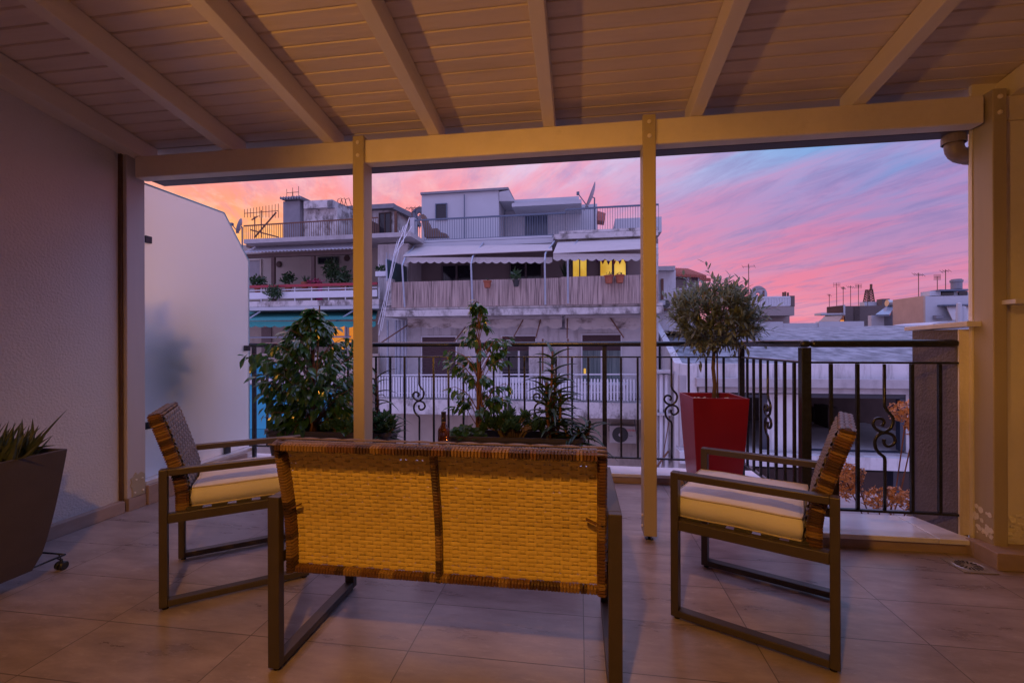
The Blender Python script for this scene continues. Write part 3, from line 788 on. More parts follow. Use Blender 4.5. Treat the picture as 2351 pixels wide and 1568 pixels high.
def leaf(m, p, d, n, L, W, droop=.2, mi=0, fold=.25, tipw=0):
    """one pointed leaf: 2 x 4 faces folded on the midrib"""
    d = d.normalized(); s = d.cross(n)
    if s.length < 1e-4: s = d.orthogonal()
    s.normalize(); n = s.cross(d)
    o = len(m.v)
    prof = ((0, .06), (.25, .75), (.55, 1.0), (.8, .55), (1.0, tipw))
    for t, w in prof:
        c = p + d * (L * t) - n * (droop * L * t * t); e = W / 2 * w
        m.v += [c - s * e + n * (fold * e), c, c + s * e + n * (fold * e)]
    for i in range(4):
        a = o + i * 3; m.f += [[a, a + 1, a + 4, a + 3], [a + 1, a + 2, a + 5, a + 4]]; m.m += [mi, mi]
def blade(m, p, d, L, W, curve, rnd, mi=0, seg=6, thick=.35):
    """fleshy tapering leaf that arches over"""
    d = d.normalized(); up = Vector((0, 0, 1)); s = d.cross(up)
    if s.length < 1e-3: s = Vector((1, 0, 0))
    s.normalize(); o = len(m.v); c = Vector(p); dd = d.copy()
    for i in range(seg + 1):
        t = i / seg; w = W * (1 - t) ** .75 * (.75 + .25 * min(1, t * 5)) / 2
        nn = s.cross(dd).normalized()
        m.v += [c - s * w + nn * w * .5, c - nn * w * thick, c + s * w + nn * w * .5, c + nn * w * .1]
        dd = (dd + Vector((0, 0, -curve / seg))).normalized(); c = c + dd * (L / seg)
    for i in range(seg):
        for k in range(4):
            m.f.append([o + i * 4 + k, o + i * 4 + (k + 1) % 4, o + i * 4 + 4 + (k + 1) % 4, o + i * 4 + 4 + k]); m.m.append(mi)
def rv(rnd): 
    while True:
        v = Vector((rnd.uniform(-1, 1), rnd.uniform(-1, 1), rnd.uniform(-1, 1)))
        if .05 < v.length < 1: return v.normalized()

# --- tapered box planters -------------------------------------------------
def trough(name, label, cx, cy, w, d, z0, h, group):
    t = thing(name, label, 'planter', (cx, cy, z0), 0, group)
    m = MB()
    def rr(w_, d_, z, n=6, r=.07):
        out = []
        for sx, sy, a0 in ((1, 1, 0), (-1, 1, 90), (-1, -1, 180), (1, -1, 270)):
            for k in range(n + 1):
                a = R(a0 + 90 * k / n); out.append(Vector((cx + sx * (w_ / 2 - r) + r * math.cos(a), cy + sy * (d_ / 2 - r) + r * math.sin(a), z)))
        return out
    rings = [rr(w * .86, d * .78, z0, r=.04), rr(w * .96, d * .94, z0 + h - .05), rr(w * .97, d * .95, z0 + h - .035), rr(w, d, z0 + h - .03), rr(w, d, z0 + h), rr(w * .955, d * .90, z0 + h), rr(w * .92, d * .85, z0 + h - .06)]
    n = len(rings[0]); m.v = [q for r_ in rings for q in r_]
    for i in range(len(rings) - 1):
        for k in range(n):
            m.f.append([i * n + k, i * n + (k + 1) % n, (i + 1) * n + (k + 1) % n, (i + 1) * n + k]); m.m.append(0)
    m.f.append(list(range(n))[::-1]); m.m.append(0)
    m.build('tub', plast, t)
    s = MB(); s.v = [q + Vector((0, 0, .012 * noise.noise(q * 9))) for q in rings[-1]] + [Vector((cx, cy, z0 + h - .045))]
    for k in range(n): s.f.append([k, (k + 1) % n, n]); s.m.append(0)
    s.build('soil', soil, t)
    return t
GP = 'long anthracite trough planters by the railing'
tl = trough('trough_planter', 'anthracite trough planter with a big bushy ficus behind the left armchair', -2.02, 3.52, 1.10, .30, .085, .335, GP)
tmid = trough('trough_planter', 'anthracite trough planter with ficus jade and aloe behind the sofa', -.50, 3.50, 1.07, .30, .085, .335, GP)

def ficus(name, label, base, h, rx, zlo, nleaf, seed, stems, stake=None, lean=0, shape=None, bigs=.062):
    rnd = random.Random(seed); t = thing(name, label, 'plant', base)
    b = Vector(base); tr = MB()
    for k in range(stems):
        a = 2 * math.pi * k / stems; pts = []
        for i in range(16):
            u = i / 15; r_ = .022 * (1 - u * .6)
            pts.append(b + Vector((r_ * math.cos(a + u * 7) + lean * u, r_ * math.sin(a + u * 7), h * .72 * u)))
        tr.tube(pts, [.013 * (1 - .6 * i / 15) for i in range(16)], 7)
    br = MB(); lf = MB(); cl = []
    nb = int(nleaf / 11)
    for k in range(nb):
        u = rnd.random(); z = zlo + (h - zlo) * u
        rad = rx * (shape(u) if shape else math.sin(math.pi * min(1, .12 + u * .88)) ** .8)
        a = rnd.uniform(0, 2 * math.pi); q = rad * (.35 + .65 * math.sqrt(rnd.random()))
        tip = b + Vector((q * math.cos(a) + lean * u, q * math.sin(a) * .62, z))
        root = b + Vector((lean * u * .8, 0, max(.05, z - rad * .55 - .08)))
        m_ = root.lerp(tip, .55) + Vector((0, 0, .05))
        br.tube([root, m_, tip, tip + (tip - m_) * .5 + Vector((0, 0, -.04))], [.0035, .003, .002, .0012], 5, cap=False)
        out = (tip - root); out.z = 0
        for i in range(11):
            p = m_.lerp(tip + (tip - m_) * .45 + Vector((0, 0, -.03)), i / 10) + rv(rnd) * .014
            d = (out.normalized() if out.length > .01 else rv(rnd)) * .7 + rv(rnd) * .7 + Vector((0, 0, -.55))
            L = bigs * rnd.uniform(.7, 1.25)
            leaf(lf, p, d, Vector((0, 0, 1)) + rv(rnd) * .5, L, L * .5, rnd.uniform(.1, .5))
    tr.build('trunk', bark_r, t, smooth=True); br.build('branches', bark_r, t, smooth=True); lf.build('foliage', ficus_l, t)
    if stake: MB().tube([b + Vector(stake[0]), b + Vector(stake[1])], .006, 6).build('support_cane', bark_o, t)
    return t
ficus('ficus', 'dense dark leafy ficus bush left of the middle posts, with a cane at the top', (-2.20, 3.52, .38), 1.04, .54, .04, 1900, 5, 3, ((.04, -.02, .3), (.075, -.02, 1.06)),
      shape=lambda u: (.62 + .5 * u if u < .3 else .95 if u < .58 else max(.05, .95 - (u - .58) * 2.25)), bigs=.092)
ficus('ficus', 'slim ficus with a bare reddish trunk rising behind the sofa', (-.775, 3.50, .38), 1.07, .235, .26, 620, 9, 3,
      shape=lambda u: (.95 if u < .2 else 1.05 if u < .6 else max(.16, 1.05 - (u - .6) * 3.2)), bigs=.070)

def jade(base, rx, ry, h, n, seed, label):
    rnd = random.Random(seed); t = thing('jade_plant', label, 'plant', base); b = Vector(base); st = MB(); lf = MB()
    for k in range(n):
        a = rnd.uniform(0, 6.28); q = math.sqrt(rnd.random())
        tip = b + Vector((rx * q * math.cos(a), ry * q * math.sin(a), h * (1 - .45 * q) * rnd.uniform(.55, 1)))
        st.tube([b + Vector((rx * q * .3 * math.cos(a), ry * q * .3 * math.sin(a), 0)), (b + tip) / 2 + Vector((0, 0, .02)), tip], [.009, .007, .004], 6)
        for i in range(10):
            aa = i * 2.4; d = Vector((math.cos(aa), math.sin(aa), .75 - i * .05))
            leaf(lf, tip + Vector((0, 0, -.004 * i)), d, Vector((0, 0, 1)), rnd.uniform(.042, .062), rnd.uniform(.030, .040), -.3, 0, .5, .35)
    st.build('stems', bark_o, t, smooth=True); lf.build('leaves', jade_l, t)
jade((-.51, 3.47, .38), 0.24, .11, .25, 52, 3, 'low jade plant with thick leaves right of the slim ficus')
jade((-1.90, 3.44, .38), .17, .08, .14, 20, 4, 'low jade plant at the foot of the bushy ficus')
jade((-1.60, 3.46, .38), .14, .09, .22, 16, 14, 'upright jade plant behind the left post')

def rosette(name, label, base, stems, seed, L, W, curve, material, per=14, lean=None, bare=None, cat='plant'):
    rnd = random.Random(seed); t = thing(name, label, cat, base); b = Vector(base); lf = MB(); st = MB()
    for (dx, dy, h0, h1) in stems:
        p0 = b + Vector((dx * .4, dy * .4, 0)); p1 = b + Vector((dx, dy, h1))
        st.tube([p0, (p0 + p1) / 2 + Vector((rnd.uniform(-.02, .02), 0, 0)), p1], [.013, .011, .008], 7)
        for i in range(per):
            u = i / per; z = h0 + (h1 - h0) * u; c = b + Vector((dx * (.4 + .6 * z / max(h1, .01)), dy * (.4 + .6 * z / max(h1, .01)), z))
            a = i * 2.4 + rnd.uniform(-.3, .3); e = .25 + .9 * u + rnd.uniform(-.15, .2)
            blade(lf, c, Vector((math.cos(a), math.sin(a), e)), L * rnd.uniform(.75, 1.15) * (1 - .25 * u), W, curve * rnd.uniform(.6, 1.3), rnd)
    st.build('stems', bark_r if bare is None else bare, t, smooth=True); lf.build('leaves', material, t)
    return t
rosette('aloe', 'tall many-leaved aloe at the right end of the trough behind the sofa', (-.20, 3.50, .38), [(.00, 0, .36, .68), (-.05, .03, .12, .44), (.06, -.02, .05, .36), (-.03, -.05, .04, .30), (.02, .02, .2, .5)], 21, .27, .042, .95, aloe_l, 15)
rosette('aloe', 'short spreading aloe hanging over the right end of the sofa trough', (-.02, 3.50, .36), [(.10, 0, .0, .16), (.02, -.06, .0, .12), (-.10, -.04, .0, .16)], 22, .27, .036, 1.3, aloe_l, 16)
rosette('aloe', 'small spiky aloe at the right end of the left trough', (-1.58, 3.46, .37), [(.05, 0, 0, .10), (.12, -.03, 0, .08)], 23, .24, .03, .8, aloe_l, 14)
rosette('aloe', 'tall thin aloe half hidden by the left post', (-1.66, 3.6, .38), [(-.02, 0, .15, .52)], 24, .28, .028, 1.1, aloe_l, 16)
# geranium
rnd = random.Random(31); gt = thing('geranium', 'bright green round-leaved geranium under the slim ficus trunk', 'plant', (-.90, 3.42, .37)); lf = MB(); st = MB()
for k in range(120):
    a = rnd.uniform(0, 6.28); q = math.sqrt(rnd.random()); c = Vector((-.86 + .16 * q * math.cos(a), 3.43 + .09 * q * math.sin(a), .38 + .12 * (1 - q * q * .75) * rnd.uniform(.6, 1)))
    if k % 4 == 0: st.tube([Vector((-.86, 3.43, .37)), c], .002, 4, cap=False)
    n_ = Vector((rnd.uniform(-.6, .6), rnd.uniform(-.8, .1), 1)).normalized(); s_ = n_.orthogonal().normalized(); t_ = n_.cross(s_); r_ = rnd.uniform(.016, .028); o = len(lf.v)
    lf.v.append(c - n_ * .006)
    for i in range(10):
        w_ = r_ * (1 + .12 * math.cos(i * 2.5)); lf.v.append(c + s_ * w_ * math.cos(i * .628) + t_ * w_ * math.sin(i * .628))
    for i in range(10): lf.f.append([o, o + 1 + i, o + 1 + (i + 1) % 10]); lf.m.append(0)
st.build('stems', ger_l, gt); lf.build('leaves', ger_l, gt)

# --- wheeled pots ------------------------------------------------------------
def tapered_pot(t, c, rz, w0, w1, z0, z1, m, bulge=.0):
    cs, sn = math.cos(rz), math.sin(rz); mb = MB(); N = 8; rings = []
    def sq(w, z): return [Vector((c[0] + (a * cs - b * sn) * w / 2, c[1] + (a * sn + b * cs) * w / 2, z)) for a, b in ((-1, -1), (1, -1), (1, 1), (-1, 1))]
    for i in range(N + 1):
        u = i / N; rings.append(sq(w0 + (w1 - w0) * (u ** .62 if bulge else u), z0 + (z1 - z0) * u))
    rings += [sq(w1 - .03, z1), sq(w1 - .04, z1 - .05)]
    mb.v = [q for r_ in rings for q in r_]
    for i in range(len(rings) - 1):
        for k in range(4): mb.f.append([i * 4 + k, i * 4 + (k + 1) % 4, i * 4 + 4 + (k + 1) % 4, i * 4 + 4 + k]); mb.m.append(0)
    mb.f.append([3, 2, 1, 0]); mb.m.append(0)
    mb.build('pot', m, t, bevel=.004)
    return sq(w1 - .042, z1 - .045)
def dolly(label, c, rz, w, z, group):
    t = thing('plant_trolley', label, 'plant trolley', (c[0], c[1], 0), rz, group); cs, sn = math.cos(rz), math.sin(rz)
    def P(a, b, zz): return Vector((c[0] + a * cs - b * sn, c[1] + a * sn + b * cs, zz))
    h = w / 2; m = MB()
    ring = [P(-h, -h, z), P(h, -h, z), P(h, h, z), P(-h, h, z)]
    for i in range(4): m.tube([ring[i], ring[(i + 1) % 4]], .0045, 7)
    for a, b in ((-1, -1), (1, -1), (1, 1), (-1, 1)):
        k = h * .94; m.tube([P(a * h, b * h * .75, z), P(a * k, b * k, z - .025), P(a * h * .75, b * h, z)], .0035, 6)
    m.tube([P(-h, 0, z - .004), P(h, 0, z - .004)], .004, 6); m.tube([P(0, -h, z - .004), P(0, h, z - .004)], .004, 6)
    m.build('wire_frame', iron, t, smooth=True)
    for a, b in ((-1, -1), (1, -1), (1, 1), (-1, 1)):
        k = h * .94; q = P(a * k, b * k, .021)
        cst = MB().tube([P(a * k, b * k, z - .02), P(a * k, b * k, .03)], .006, 8).build('caster', iron, t, smooth=True)
        for s_ in (-.012, .012):
            MB().lathe([(0, -.009), (.018, -.009), (.021, -.006), (.021, .006), (.018, .009), (0, .009)], (q.x + s_, q.y, q.z), 16, axis='x').build('wheel', iron, cst, smooth=False)
    return t
GT = 'wire plant trolleys on castors'
dk = mat('anthracite pot', (.075, .066, .090), .6, .10, 7, bump=.12, bscale=200)
dolly('black wire trolley under the dark pot by the side wall', (-2.71, 1.77), 0, .32, .072, GT)
t = thing('square_pot', 'tall dark tapered square pot of spiky succulents by the side wall', 'pot', (-2.62, 1.68, .077))
dp_ = tapered_pot(t, (-2.645, 1.62), 0, .28, .45, .077, .625, dk, 1)
MB().add(dp_, [(0, 1, 2, 3)]).build('soil', soil, t)
rnd = random.Random(41); st_ = thing('succulents', 'clump of stiff upright spotted succulent leaves in the dark pot', 'plant', (-2.62, 1.62, .58)); lf = MB()
for k in range(230):
    a = rnd.uniform(0, 6.28); q = math.sqrt(rnd.random()) * .20; c = Vector((-2.65 + q * math.cos(a), 1.62 + q * math.sin(a), .575))
    d = Vector((rnd.uniform(-.5, .5) + math.cos(a) * .35 * q / .19, rnd.uniform(-.5, .5) + math.sin(a) * .35 * q / .19, 1.1))
    blade(lf, c, d, rnd.uniform(.12, .22), rnd.uniform(.024, .038), rnd.uniform(-.1, .5), rnd)
for p_, d_, L_ in (((-2.49, 1.72, .60), (.55, .1, .75), .30), ((-2.49, 1.64, .60), (.9, .1, .35), .18), ((-2.50, 1.76, .64), (1, .0, .25), .13), ((-2.6, 1.5, .6), (-.2, .1, 1), .24)):
    blade(lf, Vector(p_), Vector(d_), L_, .026, .15, rnd)
lf.build('leaves', gast_l, st_)

red = mat('red glazed pot', (.24, .006, .022), .33, .06, 5, bump=.03, bscale=200)
dolly('black wire trolley under the red planter', (.955, 3.475), R(2), .33, .072, GT)
t = thing('red_planter', 'tall red tapered square planter holding the olive tree', 'planter', (.955, 3.475, .077), R(2))
rp = tapered_pot(t, (.955, 3.475), R(2), .265, .372, .077, .742, red, 1)
MB().add(rp, [(0, 1, 2, 3)]).build('soil', soil, t)
pb = MB(); rnd = random.Random(5)
for k in range(60):
    c = Vector((.955 + rnd.uniform(-.15, .15), 3.475 + rnd.uniform(-.15, .15), .705)); r_ = rnd.uniform(.008, .014)
    pb.lathe([(0, -r_ * .6), (r_ * .8, -r_ * .4), (r_, 0), (r_ * .7, r_ * .5), (0, r_ * .65)], c, 7)
o = pb.build('pebbles', mat('white pebble', (.6, .57, .55), .6, .1, 30), t); o['kind'] = 'stuff'
# --- olive tree -------------------------------------------------------------
ot = thing('olive_tree', 'small round-crowned olive tree growing in the red planter', 'tree', (.965, 3.47, .70)); rnd = random.Random(77)
b = Vector((.965, 3.47, .70)); tr = MB(); lf = MB(); tw = MB()
tr.tube([b, b + Vector((.006, 0, .12)), b + Vector((-.004, .004, .24)), b + Vector((.004, 0, .40)), b + Vector((.01, 0, .52))], [.016, .014, .0135, .012, .007], 9)
tr.tube([b + Vector((.026, 0, 0)), b + Vector((.022, 0, .38))], .006, 7)
C = b + Vector((.0, 0, .60))
for k in range(9):
    a = k * 2.4; e = Vector((math.cos(a) * .24, math.sin(a) * .2, .02 + .17 * ((k * 37) % 10) / 10)); s0 = b + Vector((0, 0, .34 + .01 * k))
    tr.tube([s0, s0.lerp(C + e, .5) + Vector((0, 0, .02)), C + e], [.007, .005, .003], 6)
for k in range(400):
    v = rv(rnd); v = Vector((v.x, v.y, max(v.z, -.80))); q = rnd.uniform(.25, 1) ** .42
    lump = 1 + .18 * noise.noise(v * 2.6 + Vector((4, 1, 2)))
    p = C + Vector((v.x * .25, v.y * .24, v.z * (.20 if v.z > 0 else .205))) * q * lump
    d = v * .8 + rv(rnd) * .55 + Vector((0, 0, .45)); d.normalize(); L = rnd.uniform(.07, .13) * (1.6 if k % 6 == 0 else .9)
    e = p + d * L; tw.tube([p - d * .05, p, e], [.002, .0016, .001], 4, cap=False)
    for i in range(9):
        s_ = p.lerp(e, i / 8); sd = d.orthogonal().normalized(); sd = Matrix.Rotation(i * 1.65 + k, 3, d) @ sd
        leaf(lf, s_, d * .85 + sd * .8, sd * -.3 + Vector((0, 0, 1)), rnd.uniform(.048, .072), rnd.uniform(.016, .0215), rnd.uniform(-.1, .25))
tr.build('trunk', bark_o, ot, smooth=True); tw.build('twigs', bark_o, ot); lf.build('crown', olive_l, ot)
# --- dried hydrangeas beyond the railing ------------------------------------------
hy = mat('dried petals', (.50, .24, .11), .85, .25, 40, col2=(.68, .40, .24))
hst = mat('dry stem', (.20, .09, .06), .8, .2, 20)
hp = thing('hydrangea', 'dried brown hydrangea heads on bare stems outside the railing', 'plant', (1.9, 3.3, -.3)); rnd = random.Random(8)
hb = Vector((1.95, 3.35, -.35))
for (u_, v_, w_, h_) in ((2082, 945, 32, 22), (2100, 975, 18, 26), (1945, 1105, 26, 40), (1962, 1085, 16, 16), (2015, 1143, 34, 22), (2050, 1135, 22, 16), (2088, 1150, 18, 20), (2110, 1148, 10, 14)):
    c = at(u_, v_, Y=3.25); k_ = 3.25 / 1045; m = MB()
    for i in range(int(w_ * h_ * .16) + 26):
        v = rv(rnd); p = c + Vector((v.x * w_ * k_, v.y * .06, v.z * h_ * k_)) * rnd.uniform(.6, 1.05)
        n_ = (v + rv(rnd) * .8).normalized(); s_ = n_.orthogonal().normalized()
        for j in range(3):
            dd = Matrix.Rotation(j * 2.1 + i, 3, n_) @ s_; leaf(m, p, dd + n_ * .5, n_, rnd.uniform(.014, .022), .012, .1, 0, .3, .4)
    f = m.build('flower_head', hy, hp)
    MB().tube([c - Vector((0, 0, .01)), c.lerp(hb, .5) + Vector((.03, 0, 0)), hb], .004, 5).build('stem', hst, hp)
vs = thing('garden_vase', 'grey vase standing outside behind the stucco pier', 'vase', (1.97, 3.2, -.1))
p = at(2103, 1160, Y=3.2)
MB().lathe([(0, -.3), (.06, -.3), (.075, -.1), (.06, .0), (.03, .06), (.035, .08)], (p.x + .02, 3.2, p.z - .05), 18).build('body', mat('grey glaze', (.28, .28, .32), .3, .1, 8), vs, smooth=True)
# ------------------------------------------------------------------ the buildings across the gap
DEL = R(1.1)
ROT = Matrix.Rotation(-DEL, 4, 'Z'); IROT = ROT.inverted()
def lp_(u, v, D, rot=True):
    """pixel -> (x, z) on the facade plane y = D of the row across the street"""
    a = (u - 1175.5) / 1045; b = (789 - v) / 1045
    d = Vector([a * RT[i] + b * UPV[i] + FW[i] for i in range(3)])
    if rot: d = IROT @ d
    k = D / d.y
    return k * d.x, ZC + k * d.z
class BB(MB):
    rot = True
    def rect(s, u0, u1, v0, v1, D, dep=.1, mi=0, z0=None, z1=None):
        um = (u0 + u1) / 2
        xa, xb = lp_(u0, 789, D, s.rot)[0], lp_(u1, 789, D, s.rot)[0]
        zt = lp_(um, v0, D, s.rot)[1] if z1 is None else z1; zb = lp_(um, v1, D, s.rot)[1] if z0 is None else z0
        return s.box(xa, xb, D, D + dep, zb, zt, mi)
    def P(s, u, v, D):
        x, z = lp_(u, v, D, s.rot); return Vector((x, D, z))
    def build(s, *a, **k):
        if s.rot: s.v = [ROT @ q for q in s.v]
        return MB.build(s, *a, **k)
class BF(BB):
    rot = False
def base(u, v, D, rot=True):
    x, z = lp_(u, v, D, rot); p = Vector((x, D, z)); return tuple(ROT @ p) if rot else tuple(p)

white_w = stain(stain(mat('white house paint', (.52, .50, .52), .85, .10, 2.5, bump=.3, bscale=30), (.20, .17, .155), .7, 1.4, (1, 1, .22), .51), (.10, .08, .07), .75, 3.4, (1.6, 1.6, .10), .56)
white_n = mat('fresh white paint', (.42, .42, .45), .8, .04, 1.5, bump=.1, bscale=30)
white_s = stain(mat('stained white paint', (.50, .46, .46), .85, .12, 3, bump=.3, bscale=30), (.085, .065, .06), .9, 2.4, (1, 1, .6), .47)
beige_w = stain(mat('beige house paint', (.36, .30, .26), .85, .10, 2), (.14, .105, .09), .6, 1.4, (1, 1, .3), .54)
grey_w = stain(mat('grey render', (.20, .19, .215), .9, .12, 3), (.15, .13, .13), .6, 1.6, (1, 1, .4), .55)
conc = stain(mat('old concrete', (.36, .33, .34), .9, .14, 3, bump=.3, bscale=20), (.14, .12, .12), .6, 1.5, (1, 1, .3), .55)
tan_w = stain(mat('tan render', (.42, .29, .22), .9, .10, 1), (.25, .17, .13), .4, .5, (1, 1, .3), .56)
dkglass = mat('dark window glass', (.012, .010, .016), .08, .3, 3)
frame_w = mat('white window frame', (.55, .55, .6), .5, .05, 4)
frame_d = mat('dark window frame', (.10, .07, .08), .5, .1, 4)
rail_b = mat('blue grey railing paint', (.085, .11, .16), .5, .1, 8)
rust = mat('rusty iron', (.13, .055, .035), .8, .3, 20)
gal = mat('galvanised pipe', (.30, .33, .40), .45, .12, 8, metal=.3)
brick_red = mat('red roof tile', (.30, .075, .05), .8, .25, 6)
bit_roof = mat('bitumen roof sheet', (.10, .105, .118), .9, .22, 3.2, col2=(.27, .28, .31), contrast=1.8, bump=.5, bscale=14, stretch=(1, .5, 1), detail=9)
awn_b = stain(mat('beige awning cloth', (.40, .36, .355), .9, .06, 3), (.18, .15, .145), .5, 1.8, (1, 1, .4), .58)
awn_old = stain(mat('ragged awning cloth', (.42, .37, .355), .9, .08, 3), (.075, .045, .035), .9, 2.8, (.6, 1, 1.2), .50)
awn_g = mat('green awning cloth', (.022, .20, .19), .8, .10, 3)
awn_c = mat('turquoise awning cloth', (.015, .21, .30), .8, .10, 2)
def slat_mat(name, col, freq, rough=.6):
    m = mat(name, col, rough, .12, 3)
    nt = m.node_tree; b = nt.nodes['Principled BSDF']; t = nt.nodes.new('ShaderNodeTexCoord'); w = nt.nodes.new('ShaderNodeTexWave')
    w.bands_direction = 'Z'; w.inputs['Scale'].default_value = freq; w.inputs['Distortion'].default_value = 0
    bp = nt.nodes.new('ShaderNodeBump'); bp.inputs['Strength'].default_value = 1; bp.inputs['Distance'].default_value = .02
    nt.links.new(t.outputs['Object'], w.inputs[0]); nt.links.new(w.outputs['Fac'], bp.inputs['Height']); nt.links.new(bp.outputs[0], b.inputs['Normal'])
    return m
shut_m = slat_mat('brown roller shutter', (.070, .036, .042), 4.2)
shut_b = slat_mat('blue roller shutter', (.10, .125, .20), 5)
def reed_material():
    m = mat('reed screen', (.42, .31, .27), .85, .15, 3)
    nt = m.node_tree; b = nt.nodes['Principled BSDF']
    t = nt.nodes.new('ShaderNodeTexCoord'); mp_ = nt.nodes.new('ShaderNodeMapping'); mp_.inputs['Scale'].default_value = (75, 75, 1.1)
    n = nt.nodes.new('ShaderNodeTexNoise'); n.inputs['Scale'].default_value = 1; n.inputs['Detail'].default_value = 4
    r = nt.nodes.new('ShaderNodeValToRGB'); r.color_ramp.elements[0].position = .34; r.color_ramp.elements[0].color = (.07, .042, .04, 1)
    r.color_ramp.elements[1].position = .58; r.color_ramp.elements[1].color = (.44, .33, .30, 1)
    nt.links.new(t.outputs['Object'], mp_.inputs[0]); nt.links.new(mp_.outputs[0], n.inputs[0]); nt.links.new(n.outputs[0], r.inputs[0]); nt.links.new(r.outputs[0], b.inputs['Base Color'])
    bp = nt.nodes.new('ShaderNodeBump'); bp.inputs['Strength'].default_value = .8; bp.inputs['Distance'].default_value = .02
    nt.links.new(n.outputs[0], bp.inputs['Height']); nt.links.new(bp.outputs[0], b.inputs['Normal'])
    return m
reed_m = reed_material()
lit_y = mat('lit room yellow', (.62, .34, .03), .6, 0, .9, col2=(1.0, .66, .12), emit=.75)
lit_o = mat('lit room orange', (.55, .16, .015), .6, 0, .9, col2=(1.0, .36, .03), emit=.8)
curtain = mat('pale curtain', (.05, .07, .075), .9, .0, 3, col2=(.20, .25, .25), stretch=(9, 1, .3))

def window(parent, u0, u1, v0, v1, D, kind, n=2, fm=None, shut=0, B=BB, fr=3):
    """kind: material of panes; shut: share of the height covered by a roller shutter from the top"""
    f = B(); fm = fm or frame_w; w = fr
    f.rect(u0, u1, v0, v0 + w, D - .06, .06).rect(u0, u1, v1 - w, v1, D - .06, .06)
    f.rect(u0, u0 + w, v0 + w, v1 - w, D - .06, .06).rect(u1 - w, u1, v0 + w, v1 - w, D - .06, .06)
    vs = v0 + w + (v1 - v0 - 2 * w) * shut
    if shut < .97:
        for k in range(1, n):
            uc = u0 + (u1 - u0) * k / n; f.rect(uc - w * .7, uc + w * .7, vs, v1 - w, D - .05, .05)
    o = f.build('window', fm, parent)
    if shut < .97: B().rect(u0 + w, u1 - w, vs, v1 - w, D - .025, .02).build('pane', kind, o)
    if shut > 0: B().rect(u0 + w, u1 - w, v0 + w, vs, D - .045, .03).build('shutter', shut_m, o)
    return o
def scallop(u0, u1, v0, v1, D, n, amp, m, name, parent, rag=0, seed=0):
    """hanging valance with a wavy lower edge"""
    rnd_ = random.Random(seed); b = BB(); N = n * 6; o = 0
    a0, z0 = lp_(u0, v0, D); a1, z1 = lp_(u1, v0 + (v1 - v0) * 0, D); h = abs(lp_((u0 + u1) / 2, v0, D)[1] - lp_((u0 + u1) / 2, v1, D)[1])
    am = h * amp
    for i in range(N + 1):
        t = i / N; x = a0 + (a1 - a0) * t; zt = z0 + (z1 - z0) * t
        d = h + am * (abs(math.sin(math.pi * n * t)) - .5) + rag * h * (noise.noise(Vector((t * n * 2.3, seed, 0))))
        b.v += [Vector((x, D, zt)), Vector((x, D + .01, zt - d * .5)), Vector((x, D, zt - d)), Vector((x, D + .02, zt)), Vector((x, D + .03, zt - d * .5)), Vector((x, D + .02, zt - d))]
    for i in range(N):
        q = i * 6
        for k in (0, 1): b.f.append([q + k, q + 6 + k, q + 7 + k, q + 1 + k]); b.m.append(0)
        for k in (3, 4): b.f.append([q + 1 + k, q + 7 + k, q + 6 + k, q + k]); b.m.append(0)
        b.f.append([q + 2, q + 8, q + 11, q + 5]); b.m.append(0)
    return b.build(name, m, parent)
def sheet(p0, p1, p2, p3, m, name, parent, th=.02):
    b = BB(); n = (p1 - p0).cross(p3 - p0).normalized() * th
    q = [p0, p1, p2, p3]
    b.add(q + [k + n for k in q], [(0, 1, 2, 3), (7, 6, 5, 4), (0, 4, 5, 1), (1, 5, 6, 2), (2, 6, 7, 3), (3, 7, 4, 0)])
    return b.build(name, m, parent)
def barrail(parent, name, segs, D, n, m, zfun=None, B=BB, mid=(), rw=.045, bw=.012):
    """segs: (u0,u1,vtop0,vtop1,vbot) along one railing"""
    b = B()
    for (u0, u1, va, vb, vbot, k) in segs:
        p, q = b.P(u0, va, D), b.P(u1, vb, D); zb = b.P((u0 + u1) / 2, vbot, D).z
        b.bar(p, q, rw, rw); pb, qb = Vector((p.x, D, zb)), Vector((q.x, D, zb)); b.bar(pb, qb, rw * .5, rw * .5)
        for i in range(k + 1):
            t = p.lerp(q, i / k); b.bar(t, Vector((t.x, D, zb)), bw, bw)
    return b.build(name, m, parent)
def antenna(u, v, D, h, boom, label, rot=True, el=7, tilt=0, group='rooftop television antennas', m=None, vert=False):
    """mast with a yagi boom near its top; u,v is the foot"""
    t = thing('antenna', label, 'antenna', base(u, v, D, rot), 0, group); B = BB() if rot else BF(); p = B.P(u, v, D)
    B.tube([p, p + Vector((0, 0, h))], .02 if D < 30 else .028, 6); B.build('mast', m or rust, t)
    B = BB() if rot else BF(); c = p + Vector((0, 0, h * .93)); r = .010 if D < 30 else .013
    d = Vector((math.cos(tilt), 0, math.sin(tilt))); B.tube([c - d * boom * .5, c + d * boom * .5], r * 1.3, 5)
    for i in range(el):
        q = c + d * boom * (i / (el - 1) - .5); l = .16 + .12 * i / el if D < 30 else .24
        e = Vector((0, 0, l)) if vert else Vector((0, .8, .6)) * l
        B.tube([q - e, q + e], r, 4)
    B.build('yagi', m or rust, t)
    return t
